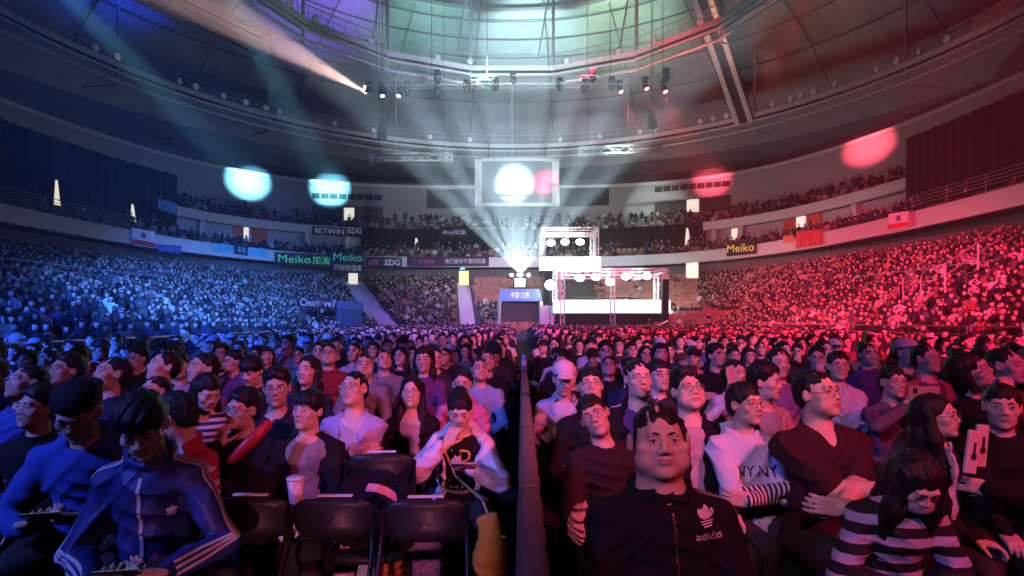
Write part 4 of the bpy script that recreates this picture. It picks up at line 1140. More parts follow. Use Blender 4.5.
class Fig:
    """one seated (or standing) figure; local +y is the way the body faces, +x shows at picture left when it faces the lens"""
    def __init__(s,lean=0,side=0,turn=0,head=(0,0,0),w=1.0,fat=1.0,belly=1.0,arms=None,legs=(.42,.12),mouth=0.0,slump=0.0,shoulder=1.0,stand=False):
        s.w=w; s.fat=fat; s.belly=belly; s.mouth=mouth
        s.pel=V3(0,0,.53 if not stand else .92)
        Rt=Matrix.Rotation(R(turn),3,'Z')@Matrix.Rotation(R(side),3,'Y')@Matrix.Rotation(R(-lean),3,'X')
        s.Rt=Rt; T=lambda x,y,z: s.pel+np.array(Rt@Vector((x,y,z)))
        s.T=T
        s.waist=T(0,.01,.18); s.chest=T(0,.0,.36); s.nb=T(0,-.015,.505)
        sw=.152*w*shoulder; s.sh={1:T(sw,-.01,.422),-1:T(-sw,-.01,.422)}
        hy,hp,hr=head
        Hr=Matrix.Rotation(R(turn*.6),3,'Z')@Matrix.Rotation(R(hy),3,'Z')@Matrix.Rotation(R(hr),3,'Y')@Matrix.Rotation(R(hp),3,'X')
        s.Hr=Hr
        nk=np.array(Hr@Vector((0,.02,.07)))
        piv=s.nb+np.array(Rt@Vector((0,.008,.065)))
        s.hc=piv+np.array(Hr@Vector((0,.018,.103)))
        s.HM=Hr.to_4x4(); s.HM.translation=Vector(s.hc); s.HM=s.HM@Matrix.Scale(1.0,4)
        s.neck_top=np.array(s.HM@Vector((0,-.022,-.055)))
        s.hip={1:s.pel+V3(.088*w,.0,-.01),-1:s.pel+V3(-.088*w,.0,-.01)}
        s.knee={};s.ank={}
        for x in (1,-1):
            if stand:
                s.knee[x]=V3(x*.10,.03,.49); s.ank[x]=V3(x*.10,-.02,.09)
            else:
                s.knee[x]=V3(x*(.088+legs[1])*1.0,legs[0],.51); s.ank[x]=V3(x*(.10+legs[1]*.9),legs[0]-.03,.09)
        s.el={};s.wr={};s.hand={}
        arms=arms or POSES['lap']
        for x in (1,-1):
            a=arms[x]; tgt=a['w']
            tgt=V3(*tgt); 
            if a.get('rel',True): tgt=s.pel+np.array(Rt@Vector(tgt-s.pel)) if a.get('torso') else tgt
            pole=V3(*a.get('pole',(x*.8,-.3,-.7)))
            e,w_=two_bone(s.sh[x],tgt,.285,.25,pole); s.el[x]=e;s.wr[x]=w_
            hd=V3(*a['d']) if 'd' in a else (w_-e)
            s.hand[x]=(hd,V3(*a.get('n',(0,0,-1))),a.get('curl',.55),a.get('thumb',.5))
    # ---- fields
    def torso(s,q,g,hem=None):
        w=s.w;b=s.belly; M=s.Rt
        q.ell(s.pel+V3(0,.0,.01),((.160*w+g),(.122*b+g),.115+g),.03)
        q.ell(s.waist+np.array(M@Vector((0,.02*(b-1)*4,0))),((.138*w*(.6+.4*b)+g),(.102*b+g),.15+g),.05,M=M)
        q.ell(s.chest,((.150*w+g),(.106*(.6+.4*b)+g),.155+g),.04,M=M)
        q.cone(s.sh[1]*.84+s.sh[-1]*.16-s.T(0,0,.012)+s.pel,s.sh[-1]*.84+s.sh[1]*.16-s.T(0,0,.012)+s.pel,.048*w**.5+g,k=.03)
        for x in (1,-1): q.cone(s.nb-np.array(s.Rt@Vector((0,0,.012))),s.sh[x],.042*w**.5+g,.048*w**.5+g,k=.03)
    def arm(s,q,x,g,t=1.0,k=.03):
        w=s.w**.6
        S,E,Wr=s.sh[x],s.el[x],s.wr[x]
        if t>=1: 
            q.cone(S,E,.049*w+g,.041*w+g,k=k); q.cone(E,Wr,.043*w+g,.030+g*.8,k=.015)
        elif t>.5: 
            u=(t-.5)*2; q.cone(S,E,.049*w+g,.041*w+g,k=k); q.cone(E,E+(Wr-E)*u,.043*w+g,.040*w-.010*u+g,k=.015)
        else:
            u=t*2; q.cone(S,S+(E-S)*u,.050*w+g,.048*w+g*1.6,k=k)
    def leg(s,q,x,g,low=True):
        w=s.w
        q.cone(s.hip[x],s.knee[x],.082*w+g,.058+g,k=.04)
        q.cone(s.knee[x],s.ank[x],.056+g,.040+g,k=.02)
    def body(s,res,tone,parent,far=False):
        q=SDF(); s.torso(q,0)
        for x in (1,-1):
            s.arm(q,x,0); s.leg(q,x,0)
            f=s.ank[x]; q.cone(f+V3(0,0,-.04),f+V3(0,.14,-.055),.036,.028,k=.02)
            hd,n,cu,th=s.hand[x]; add_hand(q,s.wr[x],hd,n,(1 if x>0 else -1)*s.thumb_sign(x,hd,n),cu,thumb=th,sz=1.0)
        q.cone(s.nb-np.array(s.Rt@Vector((0,0,.03))),s.neck_top,.062*s.fat**1.4,.050*s.fat**1.2,k=.03)
        n0=len(q.p); q.xf(head_sdf(s.fat,s.mouth),s.HM)
        iM=np.array(s.HM.inverted())
        def zone(c):
            h=c@iM[:3,:3].T+iM[:3,3]
            x,y,z=h[:,0],h[:,1],h[:,2]
            m=(y>.078)&((x/.0235)**2+((z+.0612+s.mouth*.5)/(.0098+s.mouth*.5))**2<1)
            m=m.astype(int)
            if far:
                ax=np.abs(x)
                m[(y>.05)&(np.abs(ax-.031)<.014)&(np.abs(z)<.0062)]=2
                m[(y>.05)&(np.abs(ax-.031)<.018)&(np.abs(z-.0235)<.0055)]=2
                m[(c[:,2]<.10)]=3
            return m
        return sdf_obj(q,'body',res,[tone,lip_m,brow_m,shoe_m] if far else [tone,lip_m],parent,zone=zone)
    def thumb_sign(s,x,hd,n):
        # thumb of the +x hand lies at +cross(d,n)*sign; an upright relaxed hand keeps its thumb to the inner/upper side
        return -1.0
    def face_bits(s,parent,tone,brow=1.0,eyes='open',hairm=None):
        for x in (-1,1):
            mb=MB()
            mb.mi=0; mb.ball((x*.032,.0805,-.0005),(.0130,.0108,.0044 if eyes=='open' else .0016),12,8)
            mb.mi=1; mb.ball((x*.032,.0868,-.0003),(.0054,.0052,.0043 if eyes=='open' else .0014),10,6)
            pts=[(x*.032-.0135,.0835,.0005),(x*.032-.007,.0905,.0048),(x*.032,.0925,.0058),(x*.032+.007,.0905,.0048),(x*.032+.0135,.0835,.0005)]
            mb.tube(pts,[.0008,.0015,.0017,.0015,.0008],5)
            mb.v=[tuple(s.HM@Vector(v)) for v in mb.v]; mb.build('eye',[eye_w,iris_m],parent,True)
            mb=MB()
            pts=[(x*.0135,.0945,.0215),(x*.025,.0945,.0255),(x*.037,.0885,.0265),(x*.049,.0745,.0215)]
            mb.tube(pts,[.0026*brow,.0034*brow,.003*brow,.0012],6)
            mb.v=[tuple(s.HM@Vector(v)) for v in mb.v]; mb.build('eyebrow',hairm or brow_m,parent,True)
    def hair(s,style,res,m,parent,seed=0):
        q=SDF().xf(hair_sdf(style),s.HM); iM=np.array(s.HM.inverted())
        nz=strand_noise(.0055,seed)
        return sdf_obj(q,'hair',res,m,parent,noise=lambda P:nz(P@iM[:3,:3].T+iM[:3,3]))
    def glasses(s,parent,m=None,rnd=False):
        g=MB(); fr=.0013
        for x in (-1,1):
            pts=[]
            for k in range(18):
                a=2*pi*k/18; e=.55 if not rnd else 1
                px=.0235*math.copysign(abs(cos(a))**e,cos(a)); pz=.0175*math.copysign(abs(sin(a))**e,sin(a))
                pts.append((x*.0335+px,.104-.25*(abs(x*.0335+px)-.02)**2*20-.0,-.003+pz))
            g.tube(pts,fr,5,closed=True)
        g.tube([(-.0105,.1045,.0),(0,.107,.003),(.0105,.1045,.0)],fr,5)
        for x in (-1,1): g.tube([(x*.057,.098,.002),(x*.074,.06,.004),(x*.080,-.01,.006),(x*.080,-.03,-.012)],fr,5)
        g.v=[tuple(s.HM@Vector(v)) for v in g.v]; o=g.build('glasses',m or frame_m,parent,True)
        for x in (-1,1):
            l=MB(); c=[]
            for k in range(14):
                a=2*pi*k/14; e=.55 if not rnd else 1
                c.append((x*.0335+.0225*math.copysign(abs(cos(a))**e,cos(a)),.1035,-.003+.0165*math.copysign(abs(sin(a))**e,sin(a))))
            l.add(c,[tuple(range(14))])
            l.v=[tuple(s.HM@Vector(v)) for v in l.v]; l.build('lens',lens_glass,o)
        return o
    def mask(s,parent,m):
        q=SDF(); q.ell((0,.055,-.066),(.066,.058,.045),.01); q.box((0,-.04,-.06),(.1,.055,.09),.01,.01,op=-1)
        return sdf_obj(SDF().xf(q,s.HM),'face_mask',.006,m,parent)
    def cap(s,parent,m,m2=None,back=False):
        q=SDF(); q.ell((0,-.015,.062),(.091,.108,.082),.01); q.box((0,0,-.03),(.2,.2,.075),.01,.01,op=-1)
        sg=-1 if back else 1
        q.ell((0,sg*.125,.052),(.068,.068,.008),.012)
        q.ell((0,-.015,.145),(.009,.009,.006),.004)
        return sdf_obj(SDF().xf(q,s.HM),'cap',.007,m,parent)
    def top_sdf(s,g=.010,sleeve=1.0,neck='crew',open_=0.0,hood=False,collar=0.0,length=.0,bulk=0.0):
        q=SDF(); s.torso(q,g+bulk)
        q.cone(s.pel+V3(-.07*s.w,.02,-.03-length),s.pel+V3(.07*s.w,.02,-.03-length),.115*s.belly+g,k=.05)
        for x in (1,-1): s.arm(q,x,g+bulk*.8,sleeve)
        T=lambda *a: np.array(s.Rt@Vector(a))
        up=T(0,0,1); fw=T(0,1,0)
        if hood:
            q.ell(s.nb+T(0,-.075,.0),(.12,.07,.075),.03,M=s.Rt)
            for x in (1,-1): q.cone(s.nb+T(x*.085,-.02,.0),s.nb+T(x*.045,.085,-.075),.03,.022,k=.03)
        if collar>0:
            n=10
            for k in range(n):
                a0=2*pi*k/n;a1=2*pi*(k+1)/n
                if open_ and cos((a0+a1)/2-pi/2)>.82: continue
                rr=.068*s.fat
                p0=s.nb+T(rr*cos(a0),rr*.95*sin(a0)+.004,collar*.55-.018*sin(a0)); p1=s.nb+T(rr*cos(a1),rr*.95*sin(a1)+.004,collar*.55-.018*sin(a1))
                q.cone(p0,p1,.014+collar*.25,k=.012)
        q.box(s.pel+V3(0,0,-.13-length),(.5,.5,.08),.01,.01,op=-1)
        # neck opening
        r=.060*s.fat**1.2 if neck!='wide' else .075*s.fat
        q.cone(s.nb-up*.02+fw*.006,s.nb+up*.3+fw*.03,r,r*1.25,k=.010,op=-1)
        if neck=='v': q.cone(s.nb+fw*.10,s.nb+fw*.15-up*.10,.045,.006,k=.01,op=-1)
        if neck=='wide': q.ell(s.nb+fw*.07-up*.015,(.07,.07,.045),.015,op=-1,M=s.Rt)
        if open_>0:
            c=s.waist+fw*.17; q.box(s.chest*.5+s.waist*.5+fw*.17-up*.02,(open_,.10,.42),.01,.02,op=-1,M=s.Rt)
            q.ell(s.nb+fw*.10-up*.05,(open_*1.5,.09,.11),.02,op=-1,M=s.Rt)
        return q
    def top(s,parent,m,res,name='top',fold=.0035,seed=0,zone=None,**kw):
        q=s.top_sdf(**kw); s.topq=q; s.topn=fold_noise(fold,1.0,seed)
        return sdf_obj(q,name,res,m,parent,noise=s.topn,zone=zone)
    def trousers(s,parent,m,res,short=False):
        q=SDF(); q.ell(s.pel+V3(0,0,.0),(.168*s.w+.012,.128*s.belly+.012,.12),.05)
        for x in (1,-1):
            if short: q.cone(s.hip[x],s.hip[x]*.12+s.knee[x]*.88,.082*s.w+.016,.078,k=.04)
            else: s.leg(q,x,.014)
        q.box(s.pel+V3(0,-.0,.15),(.3,.3,.07),.01,.01,op=-1)
        return sdf_obj(q,'shorts' if short else 'trousers',res,m,parent,noise=fold_noise(.003,1,3))
    def shoes(s,parent,m,res=.012):
        for x in (1,-1):
            q=SDF(); f=s.ank[x]; q.cone(f+V3(0,-.03,-.045),f+V3(0,.15,-.052),.044,.038,k=.02); q.box(f+V3(0,.06,-.078),(.042,.13,.012),.008,.01); q.cone(f,f+V3(0,0,-.03),.045,.045,k=.02)
            sdf_obj(q,'shoe',res,m,parent)
    # ---- things laid on the cloth surface
    def project(s,P,D,q=None,noise=None,off=.0025):
        q=q or s.topq; P=np.array(P,float); D=np.array(D,float); D=D/np.linalg.norm(D,axis=-1,keepdims=True)
        for _ in range(40):
            d=q.ev(P,noise if noise is not None else s.topn); P=P+D*(d*.75)[...,None]
        return P-D*off
    def patch(s,parent,name,m,verts2,faces,origin,ux,uy,dr):
        v=np.array(verts2,float); P=np.array(origin)+v[:,:1]*np.array(ux)+v[:,1:2]*np.array(uy)
        P=s.project(P-np.array(dr)*.25,np.repeat(np.array([dr],float),len(P),0))
        mb=MB(); mb.add([tuple(p) for p in P],faces); return mb.build(name,m,parent)
    def ribbon(s,parent,name,m,line,dirs,width,n=40):
        """a narrow band laid along a polyline; dirs = direction in which to drop on to the cloth"""
        L=np.array(line,float); t=np.linspace(0,1,len(L)); u=np.linspace(0,1,n)
        C=np.stack([np.interp(u,t,L[:,i]) for i in range(3)],1); Dr=np.array(dirs,float)
        Dd=np.stack([np.interp(u,t,Dr[:,i]) for i in range(3)],1); Dd/=np.linalg.norm(Dd,axis=1,keepdims=True)
        tg=np.gradient(C,axis=0); sd=np.cross(tg,Dd); sd/=np.linalg.norm(sd,axis=1,keepdims=True)
        a=s.project(C-Dd*.16+sd*width/2,Dd); b=s.project(C-Dd*.16-sd*width/2,Dd)
        ok=(np.abs(s.topq.ev(a)+s.topn(a))<.012)&(np.abs(s.topq.ev(b)+s.topn(b))<.012)&(np.linalg.norm(a-C,axis=1)<.20)
        a=a[ok]; b=b[ok]
        if len(a)<3: return None
        mb=MB(); mb.strip([tuple(p) for p in a],[tuple(p) for p in b]); return mb.build(name,m,parent,True)
def arm_pair(a,b): return {1:a,-1:b}
POSES={
 'lap':{1:dict(w=(.12,.30,.63),d=(-.55,.8,-.15),n=(.2,0,-1)),-1:dict(w=(-.10,.31,.63),d=(.55,.8,-.15),n=(-.2,0,-1))},
 'thigh':{1:dict(w=(.17,.30,.64),d=(-.1,1,-.1)),-1:dict(w=(-.17,.30,.64),d=(.1,1,-.1))},
 'cross':{1:dict(w=(-.10,.23,.86),d=(-1,-.1,.15),n=(.0,-1,-.1),pole=(.9,-.1,-.5),curl=.45),-1:dict(w=(.13,.265,.81),d=(1,-.15,.1),n=(0,-1,.0),pole=(-.9,-.1,-.5),curl=.5)},
 'phone':{1:dict(w=(.115,.29,.77),d=(-.75,.55,.25),n=(-.35,-.35,.8),pole=(.7,-.4,-.6),curl=1.15),-1:dict(w=(-.11,.29,.77),d=(.75,.55,.25),n=(.35,-.35,.8),pole=(-.7,-.4,-.6),curl=1.15)},
 'chin':{1:dict(w=(.06,.20,1.05),d=(-.15,-.25,.9),n=(-.3,-.8,0),pole=(.6,.5,-.8),curl=.9),-1:dict(w=(.10,.26,.80),d=(1,.0,0),n=(0,-.6,.6),pole=(-.9,-.1,-.5),curl=.5)},
 'clasp':{1:dict(w=(.05,.30,.80),d=(-.6,.5,.3),n=(-.6,-.3,.2),curl=.8),-1:dict(w=(-.05,.30,.80),d=(.6,.5,.3),n=(.6,-.3,.2),curl=.8)},
}
# ================================================================== barrier between the two blocks of chairs
black_cl=mat('barrier_cloth',(.20,.135,.125),.9,noise=.3,nscale=30,bump=.25)
bar_x=lambda y:.030+.0170*y
def barrier(y0,y1,z,w,label,seed):
    c=Vector((bar_x((y0+y1)/2),(y0+y1)/2,0)); root=empty('crowd_barrier',c,-atan2(.017,1)); tag(root,label,'barrier','cloth covered barrier panels between the seat blocks')
    L=y1-y0-.015; mb=MB(); n=26; rings=[]
    rr=random.Random(seed)
    ph=rr.uniform(0,6)
    for k in range(n+1):
        y=-L/2+L*k/n; wv=lambda a,f:a*sin(f*y*6+ph)
        t=w/2
        prof=[(-t-.025+wv(.012,1.9),.01),(-t-.012+wv(.010,2.6),z*.45),(-t+wv(.004,3.1),z*.85),(-t+wv(.003,4),z-.014),(-t+.012,z+wv(.0035,5.3)),(t-.012,z+wv(.0035,6.1)),(t+wv(.003,4.4),z-.014),(t+wv(.004,2.7),z*.85),(t+.012+wv(.010,2.2),z*.45),(t+.025+wv(.012,1.6),.01)]
        rings.append([(p[0],y,p[1]) for p in prof])
    mb.sweep(rings); mb.build('cloth_cover',black_cl,root,True)
    for s_ in (-1,1):
        mb=MB(); mb.box((0,s_*L*.36,.012),(.40,.06,.024),bev=.008); mb.build('foot',darksteel,root)
    return root
ys=[.55,2.05,3.25,4.75,6.15,7.4]
names=['first cloth-covered barrier panel, nearest the picture bottom edge','second cloth-covered barrier panel beside the tilted-head man','third cloth-covered barrier panel with a reddish top patch','fourth cloth-covered barrier panel beside the white-capped person','last cloth-covered barrier panel carrying the blue can']
for k in range(5): barrier(ys[k],ys[k+1],1.05-.004*k,.075,names[k].replace('nearest the picture bottom edge','at the near end of the row'),k)
e=empty('drink_can',(bar_x(6.95),6.95,1.036)); tag(e,'blue drink can standing on the far end of the barrier','drink can')
mb=MB(); mb.lathe([(.028,0),(.033,.01),(.033,.17),(.027,.185)],18); mb.build('can_body',mat('can_blue',(.18,.35,.85),.3,.3),e,True)
mb=MB(); mb.lathe([(.0338,.05),(.0338,.12)],18); mb.build('label_band',mat('can_pale',(.75,.8,.9),.4),e,True); mb=MB(); mb.lathe([(.026,.185),(.02,.188)],18); mb.build('can_lid',alu,e)

# ================================================================== folding chairs
chair_pad=mat('black_vinyl',(.018,.018,.022),.42,noise=.2,nscale=40,bump=.06); chair_tube=mat('chair_tube',(.03,.03,.034),.3,.7); chair_tag=mat('chair_label',(.72,.70,.74),.5)
def pad(mb,w0,w1,h,th,M,curve_=.03,rows=8,round_=.07):
    # rounded panel in local x (width) / z (height), bulging in y
    n=22; front=[];back=[]
    out=[]
    for k in range(n*2):
        a=2*pi*k/(n*2); e=.52
        u=math.copysign(abs(cos(a))**e,cos(a)); v=math.copysign(abs(sin(a))**e,sin(a))
        out.append((u,v))
    rings=[]
    for (sc,y) in ((.0,-th*.62),(.75,-th*.58),(.96,-th*.4),(1,-th*.1),(1,th*.1),(.96,th*.4),(.75,th*.5),(0,th*.5)):
        rr=[]
        for (u,v) in out:
            wv=(w0+(w1-w0)*(v+1)/2)/2
            x=u*wv*sc; z=v*h/2*sc
            rr.append(M@Vector((x,y-curve_*(1-(x/(w0/2))**2)+curve_,z)))
        rings.append(rr)
    mb.sweep(rings)
def folding_chair(label,loc,rz,simple=False,group='folding chairs on the floor'):
    root=empty('folding_chair',loc,rz); tag(root,label,'chair',group)
    mb=MB(); pad(mb,.43,.40,.205,.035,Matrix.Translation((0,-.245,.735))@Matrix.Rotation(R(-11),4,'X')@Matrix.Scale(-1,4,(0,1,0)),.03); o=mb.build('backrest',chair_pad,root,True); fix_normals(o)
    mb=MB(); pad(mb,.40,.42,.40,.05,Matrix.Translation((0,.0,.445))@Matrix.Rotation(R(-88),4,'X'),.0); o=mb.build('seat',chair_pad,root,True); fix_normals(o)
    mb=MB(); mb.box((0,-.272,.840),(.18,.022,.010),Matrix.Rotation(R(-11),3,'X'),bev=.004); mb.build('label_strip',chair_tag,root)
    for s in (-1,1):
        mb=MB(); mb.tube([(s*.215,.22,.012),(s*.215,-.06,.44),(s*.21,-.18,.60),(s*.20,-.262,.80)],.0115,8); mb.build('leg',chair_tube,root,True)
        mb=MB(); mb.tube([(s*.19,-.30,.012),(s*.19,.02,.38),(s*.19,.12,.43)],.0115,8); mb.build('leg',chair_tube,root,True)
    mb=MB(); mb.tube([(-.215,.17,.09),(.215,.17,.09)],.009,6); mb.build('stretcher',chair_tube,root,True)
    mb=MB(); mb.tube([(-.19,-.24,.09),(.19,-.24,.09)],.009,6); mb.build('stretcher',chair_tube,root,True)
    return root

# ================================================================== people in the front rows, one by one
CN={'black':(.012,.012,.014),'charcoal':(.04,.04,.045),'navy':(.02,.03,.08),'grey':(.22,.22,.23),'white':(.62,.68,.82),'dark red':(.25,.03,.035),'brown':(.13,.075,.05),'pink':(.62,.22,.36),'pale blue':(.30,.42,.62),'purple':(.12,.05,.17),'olive':(.10,.11,.05),'pale grey':(.30,.35,.46),'blue':(.05,.10,.42)}
placed=[]
def person_at(px,py,h,fig,label,yaw=0,group=None,hh=.245):
    Y=F*hh/h; rz=pi+R(yaw)
    Rz=Matrix.Rotation(rz,3,'Z'); tgt=W(px,py,Y); hl=Vector(fig.hc)
    sc=tgt.z/hl.z; sc=max(.90,min(1.10,sc))
    off=Rz@(hl*sc)
    root=empty('person',(tgt.x-off.x,tgt.y-off.y,0),rz); root.scale=(sc,)*3
    tag(root,label,'person',group); placed.append((root.location.x,root.location.y))
    root['_sc']=sc; del root['_sc']
    return root
def dress(fig,root,res,hair='puff',hm=None,tone=0,glasses=False,topc='black',pants='charcoal',sleeve=1.0,bits=True,kw=None,name='top',fold=.0055,seed=0,gm=None,rnd=False,mats=None,hres=None,zone=None,eyes='open'):
    fig.body(res,skin_tones[tone],root)
    if bits: fig.face_bits(root,skin_tones[tone],eyes=eyes)
    if hair: fig.hair(hair,hres or res,hm or hair_blk,root,seed)
    if glasses: fig.glasses(root,gm,rnd)
    m=mats or cloth(CN[topc]) 
    o=fig.top(root,m,res*1.35,name=name,fold=fold,seed=seed,sleeve=sleeve,zone=zone,**(kw or {}))
    fig.trousers(root,cloth(CN[pants]),.014); fig.shoes(root,shoe_m)
    return o
def inner(fig,root,m,res,name='shirt',**kw):
    sv=(fig.topq,fig.topn); q=fig.top_sdf(g=.004,sleeve=.3,**kw)
    o=sdf_obj(q,name,res,m,root,noise=fold_noise(.003,1,5)); fig.innerq=q; fig.topq,fig.topn=sv; return o
def pose(name,**over):
    p={1:dict(POSES[name][1]),-1:dict(POSES[name][-1])}
    for k,v in over.items(): p[1 if k=='il' else -1].update(v)
    return p
def stripes3(fig,root,x,m,w=.011,gap=.021,to='wrist'):
    S,E,Wr=fig.sh[x],fig.el[x],fig.wr[x]; T=fig.Rt
    out=np.array(T@Vector((x,0,0))); up=np.array(T@Vector((0,0,1)))
    c0=fig.nb*.35+S*.65
    ax=(E-S)/np.linalg.norm(E-S); bx=(Wr-E)/np.linalg.norm(Wr-E)
    o1=-(out-(out@ax)*ax); o2=-(out*.8+up*.45-((out*.8+up*.45)@bx)*bx)
    for k in (-1,0,1):
        s1=np.cross(ax,o1); s1/=np.linalg.norm(s1); s2=np.cross(bx,o2); s2/=np.linalg.norm(s2); 
        L=[c0+V3(0,k*gap,0),S+out*.01+s1*k*gap*(-1 if np.dot(s1,V3(0,1,0))<0 else 1),S*.5+E*.5+s1*k*gap*(-1 if np.dot(s1,V3(0,1,0))<0 else 1),E+(s1+s2)*.5*k*gap*(-1 if np.dot(s1,V3(0,1,0))<0 else 1),E*.5+Wr*.5+s2*k*gap*(-1 if np.dot(s2,s1)*(-1 if np.dot(s1,V3(0,1,0))<0 else 1)<0 else 1),Wr*.95+E*.05+s2*k*gap*(-1 if np.dot(s2,s1)*(-1 if np.dot(s1,V3(0,1,0))<0 else 1)<0 else 1)]
        D=[-up,-(up*.7+out*.7),o1,(o1+o2)/2,o2,o2]
        fig.ribbon(root,'sleeve_stripe',m,L,D,w,60)
def zipper(fig,root,m,w=.010,x=0.0,top=.04,bot=-.30):
    fw=np.array(fig.Rt@Vector((0,1,0))); up=np.array(fig.Rt@Vector((0,0,1)))
    L=[fig.nb+fw*.06-up*.035,fig.chest+fw*.1+up*.05,fig.waist+fw*.1,fig.pel+fw*.1+V3(0,0,.06)]
    fig.ribbon(root,'zipper',m,L,[-fw]*4,w,40)
def trefoil():
    v=[];f=[]
    def leaf(cx,cy,rx,ry,ang,bands):
        for (y0,y1) in bands:
            n=10; b=len(v); up=[];lo=[]
            for k in range(n+1):
                pass
        return
    # three leaves cut by three bars
    import itertools
    for (ang,L,wd) in ((0,1.0,.26),(.62,.92,.24),(-.62,.92,.24)):
        n=12; b=len(v)
        for k in range(n+1):
            t=k/n; r=.18+t*L; ww=wd*math.sin(pi*min(1,t*1.0))**.8*(.8+.5*t)
            for s_ in (-1,1):
                x=s_*ww; y=r
                v.append((x*cos(ang)+y*sin(ang),-x*sin(ang)+y*cos(ang)))
        for k in range(n): f.append((b+2*k,b+2*k+1,b+2*k+3,b+2*k+2))
    for j in range(3):
        b=len(v); y=.10-j*.16; hw=.62-j*.10
        for (x,yy) in ((-hw,y),(hw,y),(hw*.96,y-.09),(-hw*.96,y-.09)): v.append((x,yy))
        f.append((b,b+1,b+2,b+3))
    return v,f
def chest_logo(fig,root,m,u,v,size,word=None,word_size=.3):
    fw=np.array(fig.Rt@Vector((0,1,0))); up=np.array(fig.Rt@Vector((0,0,1))); rx=np.array(fig.Rt@Vector((-1,0,0)))
    o=fig.chest+rx*u+up*v
    vv,ff=trefoil(); vv=[(a*size*.5,b*size*.5) for a,b in vv]
    fig.patch(root,'logo_mark',m,vv,ff,o,rx,up,-fw*1.0)
    if word: chest_text(fig,root,m,word,u,v-size*.42,size*1.15,size*.26,'logo_lettering')
def chest_text(fig,root,m,t,u,v,w,h,name='lettering',q=None):
    fw=np.array(fig.Rt@Vector((0,1,0))); up=np.array(fig.Rt@Vector((0,0,1))); rx=np.array(fig.Rt@Vector((-1,0,0)))
    tv,tf=text_mesh(t); tv=tv[:,:2].copy(); tv[:,0]*=w/max(1e-6,np.ptp(tv[:,0])); tv[:,1]*=h/max(1e-6,np.ptp(tv[:,1]))
    # refine long edges is not needed at this size
    sv=(fig.topq,fig.topn)
    if q is not None: fig.topq=q; fig.topn=fold_noise(.003,1,5)
    fig.patch(root,name,m,tv,tf,fig.chest+rx*u+up*v,rx,up,-fw); fig.topq,fig.topn=sv
printw=mat('print_white',(.80,.78,.80),.6); printd=mat('print_dark',(.03,.02,.03),.7); printy=mat('print_yellow',(.85,.62,.10),.6)
def world(root,p): return root.matrix_basis@Vector(p)
phone_b=mat('phone_body',(.02,.02,.024),.25); phone_s=mat('phone_screen',(.05,.06,.08),.1,emit=(.6,.75,1),estr=.25)
def phone(root,fig,label,bright=1.0,off=(0,0,0),flat=False,rotz=0):
    root_m=root.matrix_basis
    mid=(Vector(fig.wr[1])+Vector(fig.wr[-1]))/2+Vector(off)
    e=empty('phone',root_m@mid); e.rotation_euler=(R(35 if not flat else 5),0,root.rotation_euler.z+rotz); tag(e,label,'phone')
    mb=MB(); mb.box((0,0,0),(.15,.072,.009),bev=.004); mb.build('phone_case',phone_b,e); mb=MB(); mb.box((0,0,.0052),(.138,.064,.001)); mb.build('screen',phone_s,e)
    return e
T0=__import__('time').time()
# 1 the large man in the black track jacket
f=Fig(lean=-4,head=(-8,11,2),w=1.24,fat=1.27,belly=1.35,arms=POSES['lap'],shoulder=.95)
r=person_at(659,441,72,f,'large man in black track jacket with white chest logo, gazing up, red-lit front row',yaw=4)
dress(f,r,.0052,hair='crew',tone=1,topc='black',name='track_jacket',seed=1,kw=dict(collar=.035,g=.014),fold=.006)
zipper(f,r,mat('zip_dark',(.10,.09,.10),.35,.5),.008); chest_logo(f,r,printw,.115,.075,.085,'adidas')
stripes3(f,r,-1,mat('stripe_grey',(.35,.33,.35),.7))
# 2 boy in the blue track jacket
f=Fig(lean=10,head=(10,-28,5),w=.90,arms=pose('phone',il=dict(w=(.08,.33,.66)),ir=dict(w=(-.15,.33,.68))))
r=person_at(143,425,62,f,'boy with bowl-cut hair in blue track jacket with white stripes, looking down at his phone',yaw=10)
jac=mat('jacket_blue_print',(.03,.055,.22),.45,noise=.9,nscale=7,bump=.1)
dress(f,r,.0055,hair='bowl',topc='navy',name='track_jacket',seed=2,kw=dict(collar=.045,g=.016),mats=jac,fold=.0065,eyes='shut')
zipper(f,r,printw,.013); chest_logo(f,r,printw,.10,-.03,.045)
for x in (1,-1): stripes3(f,r,x,printw)
phone(r,f,'phone held low by the boy in the blue track jacket',off=(0,.085,.055))
# 3 man with phone at far side
f=Fig(lean=16,head=(4,-28,0),arms=pose('phone',il=dict(w=(.14,.33,.72)),ir=dict(w=(-.08,.33,.74))),w=1.05)
r=person_at(78,412,54,f,'man in blue hoodie with dark cap bent over his phone in the dark corner',yaw=14)
dress(f,r,.0068,hair='crew',tone=1,topc='blue',name='hoodie',seed=3,kw=dict(hood=True,g=.018),fold=.0065,eyes='shut',glasses=True); f.cap(r,cloth((.015,.015,.02)),back=True)
phone(r,f,'phone held by the man in the blue hoodie',off=(0,.085,.055))
